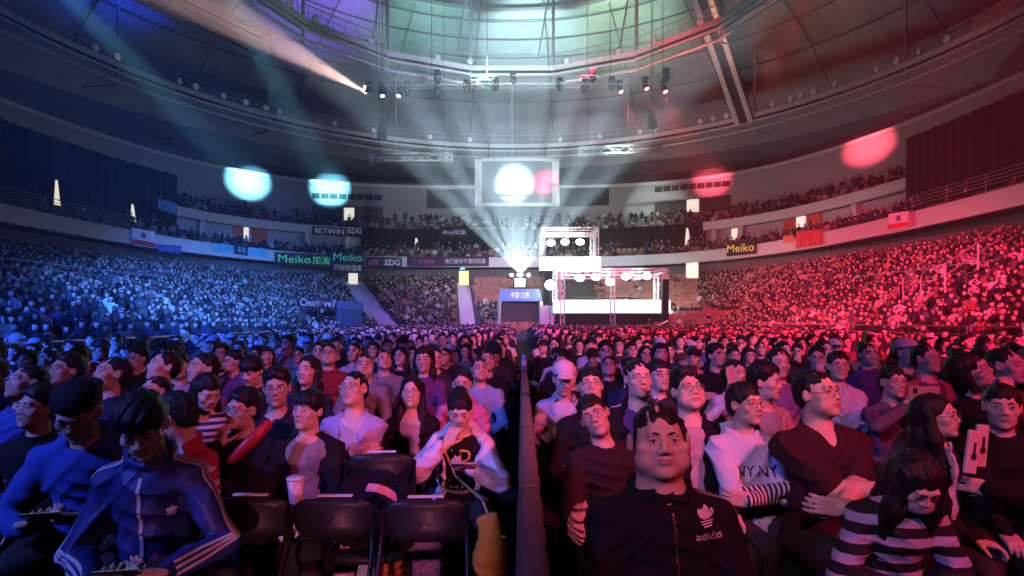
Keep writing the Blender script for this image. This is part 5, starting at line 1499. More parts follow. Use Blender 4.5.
# 4 man with hand on chin
f=Fig(lean=6,turn=8,head=(-10,6,0),arms=pose('chin',il=dict(w=(.035,.205,1.015),d=(-.2,-.12,.9)),ir=dict(w=(.08,.25,.80))))
r=person_at(243,410,42.5,f,'man in black jacket and glasses resting his chin on his hand',yaw=-16)
dress(f,r,.0068,hair='puff',tone=1,glasses=True,topc='black',name='jacket',seed=4,kw=dict(collar=.03,g=.016))
e=empty('cheering_stick',W(228,464,2.98)); tag(e,'long red inflatable cheering stick leaning on the chin-resting man','cheering stick')
v=W(271,421,3.1)-Vector(e.location); mb=MB(); mb.tube([v*0,v*.06,v*.5,v*.94,v],[.006,.024,.034,.028,.006],12); mb.build('inflated_tube',mat('stick_red',(.55,.03,.04),.35),e,True)
mb=MB(); mb.tube([v,v*1.04],[.012,.016],8); mb.build('valve',mat('stick_valve',(.8,.8,.8),.4),e)
# 5 man with the drink
f=Fig(lean=2,turn=8,head=(-16,8,-3),arms=pose('lap',il=dict(w=(.10,.37,.69),d=(-.15,1,.1),n=(-1,0,0),curl=1.0)))
r=person_at(309,410,42.5,f,'man in grey T-shirt and open black jacket holding a pale drink cup',yaw=-6)
dress(f,r,.0068,hair='bowl',topc='black',name='jacket',seed=5,kw=dict(open_=.085,g=.018))
inner(f,r,cloth((.26,.25,.27)),.010,'tshirt')
cp=W(296,491,2.80); e=empty('drink_cup',(cp.x,cp.y,cp.z-.07)); tag(e,'tall pale plastic drink cup held beside the empty front chairs','cup')
mb=MB(); mb.lathe([(.027,0),(.03,.01),(.043,.13)],20); mb.build('cup_body',mat('cup_milk',(.74,.60,.60),.3),e,True)
mb=MB(); mb.lathe([(.046,.13),(.046,.138),(.03,.145)],20); mb.build('cup_lid',mat('cup_lid',(.8,.75,.78),.25),e,True); mb=MB(); mb.tube([(.01,0,.12),(.025,0,.20)],.004,8); mb.build('straw',mat('straw',(.2,.2,.25),.4),e)
# 6 man with folded arms
f=Fig(lean=-6,head=(-12,16,4),arms=POSES['cross'],w=.98,fat=1.05)
r=person_at(354,389,37,f,'man in pale pink shirt with folded arms and glasses looking upward',yaw=0)
dress(f,r,.0085,hair='crew',glasses=True,name='overshirt',seed=6,mats=cloth((.42,.44,.74)),kw=dict(collar=.025,open_=.05,g=.018),fold=.007)
inner(f,r,cloth((.6,.58,.62)),.012,'tshirt')
# 7 girl eating with phone
f=Fig(lean=10,head=(4,-16,0),arms={1:dict(w=(.075,.215,.985),d=(-.4,-.15,.8),n=(-.3,-.9,0),pole=(.8,.2,-.7),curl=.9),-1:dict(w=(-.085,.31,.84),d=(.7,.45,.35),n=(.2,-.6,.7),pole=(-.8,-.2,-.7),curl=.8)},w=.94)
r=person_at(460,411,40,f,'girl in cream jacket over black printed T-shirt, eating while looking at her phone',yaw=0)
dress(f,r,.0068,hair='bun',name='jacket',seed=7,mats=cloth((.72,.75,.84)),kw=dict(open_=.10,g=.030,hood=True),fold=.007,eyes='shut')
inner(f,r,cloth((.012,.012,.016)),.009,'tshirt')
chest_text(f,r,printy,'LD',.01,.03,.13,.08,q=f.innerq); chest_text(f,r,printw,'2017',.0,-.165,.15,.055,q=f.innerq); chest_text(f,r,printw,'WORLDS QUARTER',.0,-.225,.19,.028,q=f.innerq)
phone(r,f,'small pink phone in the hand of the girl in the cream jacket',off=(-.045,.10,-.03)).children[0].active_material=mat('phone_pink',(.7,.35,.42),.3)
gsh=r; gf=f
bag=W(488,545,3.0); e=empty('shoulder_bag',(bag.x,bag.y,bag.z-.16)); tag(e,'mustard yellow shoulder bag hanging beside the girl in the cream jacket','bag')
q=SDF(); q.ell((0,0,.08),(.085,.055,.10),.05); q.ell((.01,0,.20),(.065,.045,.12),.05); q.cone((-.035,0,.29),(.03,0,.31),.022,k=.04); sdf_obj(q,'bag_body',.009,mat('mustard_cloth',(.46,.28,.04),.85,noise=.15,nscale=15,bump=.2),e,noise=fold_noise(.0035,1.6,2))
mb=MB(); o=Vector(e.location); a=world(r,f.sh[1]+V3(.0,.05,.06))-o; b=world(r,f.chest+V3(.02,.17,-.1))-o; c=world(r,f.waist+V3(-.16,.15,-.1))-o
mb.tube([a,a.lerp(b,.5)+Vector((0,-.02,.01)),b,c,(0,0,.32)],.008,6); mb.build('strap',mat('strap_yellow',(.62,.45,.16),.7),e,True)
# 8 long-haired woman in black coat
f=Fig(lean=0,head=(-4,8,0),arms=POSES['lap'],w=.92)
r=person_at(412,392,34,f,'long-haired woman in glasses and black coat over white shirt',yaw=4)
dress(f,r,.0085,hair='long',glasses=True,rnd=True,topc='black',name='coat',seed=8,kw=dict(open_=.06,g=.02)); inner(f,r,cloth((.52,.58,.78)),.012,'shirt')
# 9 woman in pink hoodie
f=Fig(lean=2,head=(2,4,0),arms=POSES['lap'],w=.95)
r=person_at(462,384,31,f,'woman in glasses and pink hoodie seated behind the girl in cream',yaw=0)
dress(f,r,.009,hair='pony',glasses=True,rnd=True,topc='pink',name='hoodie',seed=9,kw=dict(hood=True,g=.018))
# 10 man with lettered tee
f=Fig(lean=0,head=(16,2,0),arms=POSES['lap'],w=1.05)
r=person_at(277,388,38,f,'man in glasses and open checked shirt over black T-shirt with white letters',yaw=0)
dress(f,r,.008,hair='puff',tone=1,glasses=True,topc='charcoal',name='overshirt',seed=10,kw=dict(open_=.09,g=.016,collar=.02)); inner(f,r,cloth((.02,.02,.025)),.010,'tshirt')
chest_text(f,r,printw,'EDG',0.01,-.05,.15,.06,q=f.innerq)
# 11 profile person with red jacket
f=Fig(lean=12,head=(-58,-14,0),arms=POSES['phone'])
r=person_at(176,417,46,f,'person in red and white jacket turned sideways behind the boy with bowl-cut hair',yaw=-30)
dress(f,r,.0075,hair='puff',tone=1,name='jacket',seed=11,mats=cloth((.42,.05,.07)),kw=dict(collar=.03,open_=.05)); inner(f,r,cloth((.6,.6,.62)),.012)
# 12 striped jumper
f=Fig(lean=20,head=(40,-20,0),arms=POSES['lap'],w=.9)
r=person_at(207,392,36,f,'long-haired person in navy and white striped jumper partly hidden by the chin-resting man',yaw=12)
dress(f,r,.009,hair='longfringe',name='jumper',seed=12,mats=striped('jumper_stripes',2,22,(.65,.65,.7),(.03,.04,.10)))
# 13 man looking away
f=Fig(lean=-4,head=(-22,16,0),arms=POSES['lap'],w=1.05)
r=person_at(203,369,32,f,'short-haired man in dark purple jacket looking up sideways, blue-lit fourth row',yaw=-10)
dress(f,r,.009,hair='crew',tone=1,topc='purple',name='jacket',seed=13,kw=dict(collar=.03))
f=Fig(lean=-6,head=(-24,22,0),arms=POSES['lap'])
r=person_at(164,367,31,f,'man in blue-grey jacket with head tipped far back, blue-lit fourth row',yaw=-12)
dress(f,r,.009,hair='crew',mats=cloth((.20,.24,.34)),name='jacket',seed=14,kw=dict(collar=.03))
f=Fig(lean=8,head=(-14,14,0),arms=POSES['lap'])
r=person_at(155,391,33,f,'balding man in glasses and dark coat behind the boy in the blue track jacket',yaw=-6)
dress(f,r,.009,hair='crew',glasses=True,topc='charcoal',name='coat',seed=15,kw=dict(collar=.03))
f=Fig(lean=0,head=(-8,12,0),arms=POSES['lap'],w=.9)
r=person_at(308,371,30,f,'long-haired woman in dark blue top behind the man with the drink cup',yaw=0)
dress(f,r,.009,hair='long',topc='navy',seed=16)
f=Fig(lean=8,head=(-10,-16,0),arms=POSES['lap'])
r=person_at(252,371,29,f,'dark-haired person in navy jacket looking down between two upright men',yaw=0)
dress(f,r,.0095,hair='bowl',topc='navy',seed=17,kw=dict(collar=.03))
for (px,py,h,hd,l,tc,hs,gl) in ((27,383,37,(-30,22,0),'man in blue jacket looking up at the dark edge of the blue-lit block','blue','crew',False),(66,371,32,(-24,18,0),'man in glasses and pale blue hoodie near the dark corner','pale blue','puff',True),(112,374,34,(-36,20,0),'man in navy sweater with face tipped up, beside the dark corner','navy','crew',False),(38,408,44,(-20,10,0),'broad man in black coat seated behind the man in blue hoodie','black','puff',False)):
    f=Fig(lean=-2,head=hd,arms=POSES['lap']); r=person_at(px,py,h,f,l,yaw=6); dress(f,r,.009,hair=hs,tone=1,topc=tc,glasses=gl,seed=px,kw=dict(collar=.025))

# ---------------- red-lit block
# 20 man with tilted head
f=Fig(lean=4,side=5,head=(-16,12,26),arms={1:dict(w=(.17,.32,.52),d=(-.1,.6,-.8),n=(0,-.6,-.6),curl=.9,pole=(.9,-.2,-.2)),-1:dict(w=(-.06,.30,.74),d=(.7,.5,.2),n=(.4,-.3,.8),curl=.8)})
r=person_at(594,416,46,f,'man in dark sweater and glasses with head tilted sideways, phone in hand',yaw=8)
dress(f,r,.0066,hair='fringe',glasses=True,tone=1,topc='black',name='sweater',seed=20,kw=dict(g=.014),mats=cloth((.035,.015,.02)))
phone(r,f,'phone in the lap of the man with the tilted head',off=(-.05,.06,.09))
# 21
f=Fig(lean=2,head=(-6,18,4),arms=POSES['lap'])
r=person_at(590,386,38,f,'mop-haired man in glasses looking up directly behind the tilted-head man',yaw=6)
dress(f,r,.008,hair='fringe',glasses=True,rnd=True,topc='black',seed=21,kw=dict(collar=.02))
# 22 cap
f=Fig(lean=12,head=(8,-10,0),arms=POSES['clasp'])
r=person_at(564,379,32,f,'person in white cap and pale denim jacket beside the barrier',yaw=-6)
dress(f,r,.009,hair='crew',mats=cloth((.34,.42,.62)),name='denim_jacket',seed=22,kw=dict(collar=.03,open_=.04),fold=.0065); inner(f,r,cloth((.6,.58,.6)),.012); f.cap(r,cloth((.75,.68,.70)))
# 23
f=Fig(lean=-3,head=(6,10,0),arms=POSES['lap'],w=1.08)
r=person_at(638,379,38,f,'man in glasses and dark track jacket with white piping over purple T-shirt',yaw=0)
dress(f,r,.008,hair='crew',glasses=True,topc='black',name='track_jacket',seed=23,kw=dict(open_=.07,g=.016,collar=.03)); inner(f,r,cloth((.16,.06,.22)),.012,'tshirt')
stripes3(f,r,1,printw,.010,.02)
# 24
f=Fig(lean=-6,head=(8,20,3),arms=POSES['lap'],w=1.08,fat=1.06)
r=person_at(687,391,42,f,'man in glasses and black jacket, chin raised, right behind the large man',yaw=0)
dress(f,r,.0068,hair='flat',glasses=True,topc='black',name='jacket',seed=24,kw=dict(collar=.03,open_=.03,g=.016)); inner(f,r,cloth((.5,.4,.42)),.012)
# 25 white hoodie
f=Fig(lean=-2,head=(18,8,0),arms=pose('cross',il=dict(w=(-.09,.24,.80)),ir=dict(w=(.12,.27,.755))))
r=person_at(745,404,44,f,'young man in white hoodie with striped sleeves, arms folded, glasses',yaw=4)
dress(f,r,.0066,hair='fringe',glasses=True,name='hoodie',seed=25,mats=cloth((.70,.73,.86)),sleeve=.52,kw=dict(hood=True,g=.020),fold=.0065)
q=SDF(); 
for x in (1,-1): f.arm(q,x,.008,1.0)
sdf_obj(q,'striped_sleeves',.009,striped('sleeve_stripes',0,42,(.70,.66,.70),(.03,.02,.03)),r)
chest_text(f,r,printd,'NY.NY',.0,-.035,.22,.062)
# 26 big man in black V-neck
f=Fig(lean=-6,head=(22,14,0),arms=pose('cross',il=dict(w=(-.13,.29,.83)),ir=dict(w=(.15,.31,.77))),w=1.22,fat=1.10,belly=1.2)
r=person_at(817,394,47,f,'big man in black V-neck T-shirt with bare folded arms, glasses, looking up',yaw=6)
dress(f,r,.0066,hair='crew',glasses=True,topc='charcoal',sleeve=.42,name='tshirt',seed=26,kw=dict(neck='v',g=.014),mats=cloth((.05,.018,.022)))
# 27
f=Fig(lean=4,head=(30,2,0),arms=POSES['lap'])
r=person_at(765,382,36,f,'man in open pinkish jacket looking sideways behind the white hoodie',yaw=16)
dress(f,r,.0085,hair='puff',mats=cloth((.50,.30,.32)),name='jacket',seed=27,kw=dict(open_=.07,g=.016,hood=True)); inner(f,r,cloth((.35,.36,.42)),.012)
# 28 woman with paper
f=Fig(lean=6,head=(20,8,0),mouth=.012,arms={1:dict(w=(.13,.26,1.0),d=(.0,.2,1),n=(-.9,-.2,0),pole=(.8,.1,-.7),curl=.7),-1:dict(w=(-.10,.30,.70))},w=.94)
r=person_at(735,374,29,f,'open-mouthed woman in white top holding up a sheet of paper',yaw=0)
dress(f,r,.009,hair='pony',name='top',seed=28,mats=cloth((.60,.64,.76)))
pw=world(r,f.wr[1]+V3(-.0,.07,.12)); e=empty('paper_sheet',pw,r.rotation_euler.z+.5); tag(e,'folded white paper sheet held beside the open-mouthed woman','paper')
mb=MB(); mb.box((0,0,.06),(.075,.004,.23),Matrix.Rotation(.2,3,'Y')); mb.box((.03,.008,.06),(.06,.003,.22),Matrix.Rotation(.2,3,'Y')); mb.build('sheet',mat('paper_white',(.78,.72,.74),.8),e)
# 29
f=Fig(lean=-2,head=(2,4,0),arms=POSES['lap'],w=1.06)
r=person_at(778,363,29,f,'upright man in purple shirt facing forward, behind the looking-sideways man',yaw=0)
dress(f,r,.0095,hair='crew',mats=cloth((.24,.13,.30)),name='shirt',seed=29,kw=dict(collar=.02),fold=.0065)
# 30
f=Fig(lean=2,head=(-10,8,0),arms=POSES['cross'])
r=person_at(838,366,29,f,'man in white jacket with folded arms behind the big V-neck man',yaw=-4)
dress(f,r,.0095,hair='fringe',glasses=True,mats=cloth((.56,.58,.70)),name='jacket',seed=30,kw=dict(collar=.03,g=.016),fold=.0065)
# 31 woman with long hair turned sideways
f=Fig(lean=2,head=(20,8,0),arms=POSES['lap'],w=.94)
r=person_at(936,416,46,f,'long-haired woman in glasses and black coat with white collar, turned sideways',yaw=16)
dress(f,r,.0066,hair='long',glasses=True,rnd=True,topc='black',name='coat',seed=31,kw=dict(open_=.022,g=.016)); inner(f,r,cloth((.55,.60,.78)),.010,'shirt',collar=.025)
# 32 girl in striped jumper, hair over face, mask
f=Fig(lean=26,head=(2,-34,0),arms=pose('clasp',il=dict(w=(.06,.36,.66)),ir=dict(w=(-.07,.36,.66))),w=.95)
r=person_at(916,492,62,f,'girl in black and white striped jumper and face mask, long hair fallen forward',yaw=-4)
dress(f,r,.0062,hair='curtain',name='jumper',seed=32,mats=striped('wide_stripes',2,11,(.45,.45,.62),(.012,.012,.016),duty=.48),kw=dict(g=.024),fold=.0055,eyes='shut')
f.mask(r,cloth((.30,.28,.36)))
# 33..38
f=Fig(lean=0,head=(14,10,0),arms=POSES['lap']); r=person_at(926,359,28,f,'man in glasses and open reddish jacket near the dark red-lit edge',yaw=6)
dress(f,r,.0095,hair='crew',glasses=True,mats=cloth((.40,.12,.11)),name='jacket',seed=33,kw=dict(open_=.07,collar=.03)); inner(f,r,cloth((.16,.08,.22)),.012)
f=Fig(lean=4,side=10,head=(30,20,20),arms=POSES['chin'],w=.94); r=person_at(970,367,36,f,'wavy-haired woman in glasses leaning sideways with hand near her chin',yaw=10)
dress(f,r,.009,hair='bob',glasses=True,topc='black',seed=34,kw=dict(g=.02))
f=Fig(lean=10,head=(-6,6,0),arms={1:dict(w=(.09,.34,1.06),d=(-.5,.3,.6),n=(-.4,-.2,.6),curl=.8),-1:dict(w=(-.09,.34,1.06),d=(.5,.3,.6),n=(.4,-.2,.6),curl=.8)}); r=person_at(893,382,33,f,'person in grey top raising a clear-cased phone to film',yaw=4)
dress(f,r,.0085,hair='fringe',glasses=True,mats=cloth((.13,.10,.17)),seed=36)
p=W(924,394,3.2); e=empty('phone',p,.1); tag(e,'phone in a pale clear case held sideways to film, red-lit block','phone'); mb=MB(); mb.box((0,0,0),(.19,.012,.085),bev=.005); mb.build('phone_case',mat('clear_case',(.42,.30,.28),.3),e); mb=MB(); mb.box((-.06,-.007,.02),(.025,.004,.03)); mb.build('camera_bump',phone_b,e)
f=Fig(lean=0,head=(10,6,0),arms=POSES['lap']); r=person_at(907,350,25,f,'person in pale cap near the red-lit aisle edge',yaw=0)
dress(f,r,.0095,hair='crew',topc='charcoal',seed=38); f.cap(r,cloth((.66,.52,.56)))
f=Fig(lean=4,head=(-14,4,0),arms=POSES['cross'],w=1.1); r=person_at(1002,407,46,f,'dark-clad person with folded arms at the dark red-lit edge',yaw=-20)
dress(f,r,.0085,hair='fringe',topc='black',seed=37,kw=dict(hood=True,g=.03))
f=Fig(lean=2,head=(20,6,0),arms=POSES['lap']); r=person_at(1006,366,34,f,'man in dark brown jacket in the shadowed red-lit corner',yaw=0)
dress(f,r,.0095,hair='crew',topc='brown',seed=39,kw=dict(collar=.03))
# clapper boxes beside the long-haired woman
for (px,py,l,rt) in ((969,452,'white printed clapper board, front of the pair beside the long-haired woman',.18),(979,446,'white clapper board, rear of the pair beside the long-haired woman',.12)):
    p=W(px,py,2.85 if px<975 else 2.93); e=empty('clapper_board',(p.x,p.y,p.z-.10)); e.rotation_euler=(0,rt,.25); tag(e,l,'clapper board')
    mb=MB(); mb.box((0,0,.10),(.075,.022,.22),bev=.006); mb.build('board',mat('clapper_white',(.74,.60,.60),.6),e)
    mb=MB(); mb.lathe([(.018,0),(.018,.002)],12,Matrix.Translation((0,-.012,.08))@Matrix.Rotation(pi/2,4,'X')); mb.box((0,-.0125,.12),(.014,.002,.06)); mb.build('print',printd,e)
print('front people',round(__import__('time').time()-T0,1),'s')
# ================================================================== front chairs
def chair_back(px,pytop,w,label):
    Y=F*.40/w; p=W(px,pytop,Y); c=folding_chair(label,(p.x,p.y-.265,0),pi+rng.uniform(-.04,.04)); c.scale=(.93,1,max(.9,min(1.12,p.z/.845))); return c
chair_back(249,494,86,'empty black folding chair, first from the boy in the blue jacket')
chair_back(335,495,85,'empty black folding chair in the front row before the man with the drink')
chair_back(428,496,87,'empty black folding chair in the front row before the girl in cream')
cc=chair_back(383,451,71,'black folding chair with a black coat thrown over it')
chair_back(772,505,74,'black folding chair before the man in the white hoodie')
chair_back(846,506,72,'black folding chair before the big man in the V-neck')
chair_back(190,463,62,'black folding chair in the dark next to the blue track jacket')
# coat on the chair with its pink ticket
q=SDF(); q.cone((-.12,-.14,.68),(.14,-.14,.70),.05,k=.05); q.ell((0,-.10,.58),(.20,.09,.14),.06); q.cone((-.17,-.10,.66),(-.21,.10,.50),.05,.035,k=.04); q.cone((.17,-.10,.66),(.20,.12,.52),.05,.035,k=.04); q.ell((0,.02,.52),(.19,.16,.06),.05)
o=sdf_obj(q,'black_coat',.011,cloth((.012,.011,.014)),None,noise=fold_noise(.014,1.3,4)); o.matrix_basis=cc.matrix_basis.copy(); tag(o,'black coat thrown over the second-row folding chair','coat')
p=W(381,492,2.88); e=empty('leaflet',p); e.rotation_euler=(.5,.25,.3); tag(e,'crumpled pink leaflet lying on the black coat','leaflet')
mb=MB(); mb.strip([(-.08,-.02,.01),(-.03,-.03,.025),(.03,-.02,.0),(.09,-.03,-.02)],[(-.07,.03,.015),(-.02,.02,.03),(.03,.03,.01),(.08,.02,-.01)]); mb.strip([(-.07,.03,.012),(-.02,.02,.027),(.03,.03,.007),(.08,.02,-.013)],[(-.08,-.02,.007),(-.03,-.03,.022),(.03,-.02,-.003),(.09,-.03,-.023)]); mb.build('leaflet_paper',mat('leaflet_pink',(.80,.42,.50),.7),e)
# things on the floor under the front chairs
def bottle(px,py,Y,label,col,cap_c,hh=.22,r=.033):
    p=W(px,py,Y); e=empty('bottle',(p.x,p.y,0)); tag(e,label,'bottle')
    mb=MB(); mb.lathe([(r*.9,0),(r,.01),(r,hh*.62),(r*.45,hh*.85),(r*.4,hh*.9)],18); mb.build('bottle_body',col,e,True); mb=MB(); mb.lathe([(r*.45,hh*.9),(r*.45,hh)],14); mb.build('bottle_cap',cap_c,e)
    mb=MB(); mb.lathe([(r*1.03,hh*.2),(r*1.03,hh*.5)],18); mb.build('bottle_label',printw,e)
bottle(322,520,4.0,'dark bottle standing under the front chairs',mat('bottle_violet',(.10,.05,.18),.2),mat('cap_pink',(.6,.2,.35),.4),.30,.045)
bottle(497,528,3.9,'clear violet bottle standing beside the barrier',mat('bottle_clear',(.35,.28,.5),.15),mat('cap_violet',(.4,.2,.6),.4),.26,.04)
bottle(503,545,3.6,'pale bottle with red cap by the mustard bag',mat('bottle_pale',(.6,.5,.55),.2),mat('cap_red',(.7,.1,.1),.4),.28,.04)
def bag_on_floor(px,py,Y,sx,sy,sz,m,label,name='plastic_bag',seed=1):
    p=W(px,py,Y); e=empty(name,(p.x,p.y,0),rng.uniform(-.3,.3)); tag(e,label,'bag')
    q=SDF(); q.box((0,0,sz*.5),(sx*.5,sy*.5,sz*.5),min(sx,sy)*.3,.02); q.cone((-sx*.3,0,sz),(-sx*.1,0,sz*1.18),.012,k=.02); q.cone((sx*.3,0,sz),(sx*.12,0,sz*1.18),.012,k=.02)
    sdf_obj(q,'bag_body',.011,m,e,noise=fold_noise(.014,1.8,seed)); mb=MB(); mb.tube([(-sx*.25,0,sz),(-.04,0,sz*1.3),(.04,0,sz*1.3),(sx*.25,0,sz)],.007,6); mb.build('bag_handle',m,e,True)
bag_on_floor(361,545,3.02,.15,.12,.57,mat('bag_paleblue',(.55,.72,.85),.4),'pale blue plastic bag under the front row chairs')
bag_on_floor(391,548,3.02,.13,.12,.55,mat('bag_orange',(.9,.26,.08),.5),'orange red bag under the front row chairs',seed=3)
bag_on_floor(424,560,3.02,.18,.12,.52,mat('bag_violet',(.28,.16,.36),.45,noise=.8,nscale=14),'patterned violet bag under the chair before the girl in cream',seed=5)
p=W(326,560,2.80); e=empty('clapper_board',(p.x,p.y,.01)); e.rotation_euler=(-.05,.22,.15); tag(e,'pinkish red printed clapper board leaning under the front chairs','clapper board')
mb=MB(); mb.box((0,0,.27),(.10,.025,.58),bev=.006); b_=mb.build('board',mat('clapper_pink',(.75,.25,.32),.6),e); lettering('加油',.06,printw,b_,(0,-.016,.42),(pi/2,pi/2,0),fit=(.16,.06))
p=W(580,527,2.75); e=empty('plastic_wrapper',p); tag(e,'crumpled shiny wrapper held low by the tilted-head man','wrapper')
q=SDF(); q.ell((0,0,0),(.06,.04,.085),.02); q.cone((0,0,.06),(.03,0,.13),.03,.012,k=.02); sdf_obj(q,'crumpled_film',.006,mat('film_pink',(.62,.38,.42),.22,noise=.3,nscale=30),e,noise=fold_noise(.012,2.6,2)); mb=MB(); mb.box((.03,-.01,-.10),(.05,.01,.08)); mb.build('paper_tag',mat('tag_red',(.55,.12,.10),.6),e)
p=W(593,548,2.7); e=empty('red_card',(p.x,p.y,p.z)); tag(e,'small red card hanging below the crumpled wrapper','card'); mb=MB(); mb.box((0,0,0),(.065,.006,.075),bev=.002); mb.build('card',mat('tag_red',(.55,.12,.10),.6),e); mb=MB(); mb.tube([(0,0,.037),(-.01,0,.12)],.002,5); mb.build('string',printd,e)
# ================================================================== the rows behind, one person each
T1=__import__('time').time()
VAR=[ # hair, glasses, pose, head, tone, kw, w, description
 ('crew',False,'lap',(-12,12,0),1,dict(collar=.03),1.05,'short-haired man'),
 ('fringe',True,'lap',(6,10,0),0,dict(hood=True,g=.016),1.0,'fringed man in glasses'),
 ('long',False,'lap',(-6,8,0),0,dict(g=.014),.92,'long-haired woman'),
 ('puff',False,'cross',(14,12,0),1,dict(collar=.02),1.05,'thick-haired man, arms folded'),
 ('longfringe',True,'clasp',(4,2,0),0,dict(hood=True,g=.016),.92,'long-haired woman in glasses'),
 ('bowl',False,'lap',(-22,6,0),0,dict(g=.012),.98,'bowl-haired boy'),
 ('crew',True,'cross',(-4,18,0),1,dict(collar=.03),1.15,'broad man in glasses, arms folded'),
 ('pony',False,'lap',(20,8,0),0,dict(hood=True,g=.016),.92,'woman with tied hair'),
 ('crew',False,'thigh',(0,4,0),2,dict(g=.014),1.08,'man in pale cap'),
 ('puff',True,'chin',(-16,8,0),0,dict(collar=.02),1.0,'man in glasses, hand on chin'),
 ('bob',False,'lap',(10,10,0),0,dict(g=.016),.93,'bob-haired woman'),
 ('bowl',True,'phone',(0,-22,0),0,dict(hood=True,g=.014),.98,'boy in glasses looking down'),
 ('crew',False,'lap',(26,16,0),1,dict(g=.014),1.1,'short-haired man looking aside'),
]
protos=[]
for i,(hs,gl,ps,hd,tone,kw,w,desc) in enumerate(VAR):
    f=Fig(lean=rng.uniform(-4,6),head=hd,arms=POSES[ps],w=w,fat=1.0 if w<1.1 else 1.06)
    r=empty('person',(0,0,0)); r['category']='person'
    f.body(.0098,skin_tones[tone],r,far=True); f.hair(hs,.0100,hair_blk,r,i)
    if gl: f.glasses(r)
    f.top(r,cloth(CN['black']),.0135,fold=.0055,seed=i,**kw); f.trousers(r,cloth(CN['charcoal']),.018)
    if i==8: f.cap(r,cloth((.42,.46,.56)),back=False); 
    protos.append([r,False,f.hc[2]])
NUM=['first','second','third','fourth','fifth','sixth','seventh','eighth','ninth','tenth','eleventh','twelfth','thirteenth','fourteenth','fifteenth','sixteenth','seventeenth','eighteenth','nineteenth','twentieth','twenty-first','twenty-second','twenty-third','twenty-fourth']
cells=[]
y=3.55; row=2
while y<ROW0-.35:
    for blk in (-1,1):
        k=0
        while True:
            x=(bar_x(y)-.42-.56*k) if blk<0 else (bar_x(y)+.42+.56*k)
            if x<-8.2 or x>13 : break
            cells.append((x+rng.uniform(-.07,.07),y+rng.uniform(-.09,.09),blk,row,k)); k+=1
    y+=.90; row+=1
cells=[c for c in cells if 0-35<512+F*c[0]/c[1]<1024+35]
def free(x,y):
    for (a,b) in placed:
        if abs(a-x)<.46 and abs(b-y)<.62: return False
    return True
cols=['black']*12+['charcoal']*6+['navy']*5+['grey']*4+['white']*2+['purple']*2+['dark red']*2+['brown','pink','pale blue','purple','olive','pale grey','blue']
n=0; ALLP=[]
cells.sort(key=lambda c:c[1])
last=None
for (x,y,blk,row,k) in cells:
    if not free(x,y) or rng.random()<.035: continue
    # keep a clear view on the big front figures
    px=512+F*x/y
    if y<4.2 and 130<px<960: continue
    i=rng.randrange(len(VAR))
    while i==last: i=rng.randrange(len(VAR))
    last=i
    p=protos[i]
    o=p[0] if not p[1] else copy_tree(p[0]); p[1]=True
    c=rng.choice(cols); m=cloth(CN[c])
    for ch in o.children:
        if ch.name.startswith('top'):
            ch.material_slots[0].link='OBJECT'; ch.material_slots[0].material=m
    o.location=(x,y,0); o.rotation_euler=(0,0,pi+rng.uniform(-.28,.28)+(.0)); s_=rng.uniform(.95,1.06); o.scale=(s_,)*3
    side='blue-lit' if blk<0 else 'red-lit'
    d=VAR[i][7]; 
    art='an' if c=='x' else 'a'
    tag(o,f'{d}, {c} top, {side} {NUM[row]} row, {NUM[k]} from barrier','person','spectators in the rows on the floor')
    n+=1
for p in protos:
    if not p[1]:
        for ch in list(p[0].children): bpy.data.objects.remove(ch)
        bpy.data.objects.remove(p[0])
print('row people',n,round(__import__('time').time()-T1,1),'s; front',len(placed))
# ================================================================== haze
HAZE=.0019
hm=bpy.data.materials.new('stage_haze'); hm.use_nodes=True; nt=hm.node_tree
nt.nodes.remove(nt.nodes['Principled BSDF']); v=nt.nodes.new('ShaderNodeVolumeScatter'); v.inputs['Density'].default_value=HAZE; v.inputs['Anisotropy'].default_value=.3
nt.links.new(v.outputs[0],nt.nodes['Material Output'].inputs['Volume'])
mb=MB(); mb.box((0,29,16),(76,74,31.6)); hz=mb.build('stage_haze',hm); tag(hz,'thin theatrical haze filling the whole arena','haze',kind='stuff')
# ================================================================== lights
# stage rig behind the photographer: one half of the floor blue, the other red
spot('wash_blue',(-14,-12,11),(-6,24,1),(.02,.10,1),120000,36,1,.5)
spot('wash_red',(15,-12,11),(8,23,1),(1,.025,.125),150000,34,1,.5)
spot('wash_pink',(12,-12,11),(-.3,17,1),(1,.16,.38),48000,19,1,.5)
spot('front_pink',(7,-3.5,7.5),(-1.0,4.7,1.1),(1,.16,.34),3600,21,1,.3)
spot('front_blue',(-8,-3,7.5),(-1.6,5.0,1.1),(.13,.18,1),5600,36,1,.3)
spot('front_blue_far',(-7,-5,6.5),(1.8,3.2,1.1),(.22,.20,1),1500,26,1,.3)
spot('front_red',(7,-4,8),(1.9,3.8,1.1),(1,.03,.125),4200,34,1,.3)
spot('front_white',(-2.5,-6,8),(1.3,3.3,1.2),(1,.32,.36),1900,17,1,.3)
spot('low_fill',(.2,-7,.75),(-.85,4,.28),(1,.25,.42),1500,13,.8,.2)  # added low fill light for the things under the front chairs
# far floor
spot('far_red',(6,-14,13),(6,33,1),(1,.035,.125),20000,24,.9,.5)
spot('far_blue',(-6,-14,13),(-6,33,1),(.06,.16,1),36000,24,.9,.5)
# stands
spot('stand_blue',(0,-8,13),(-17,33,3.6),(.05,.22,1),330000,22,1,.4)
spot('stand_blue_wide',(-4,-8,14),(-18,28,1.5),(.03,.13,1),22000,34,1,.4)
spot('stand_red',(0,-8,13),(18.5,30,3.8),(1,.045,.14),250000,23,1,.4)
spot('stand_red_wide',(0,-8,13),(20,29,4),(1,.02,.11),34000,42,1,.4)
spot('stand_back',(0,-6,14),(-7,56,3),(.30,.38,1),14000,20,1,.4)
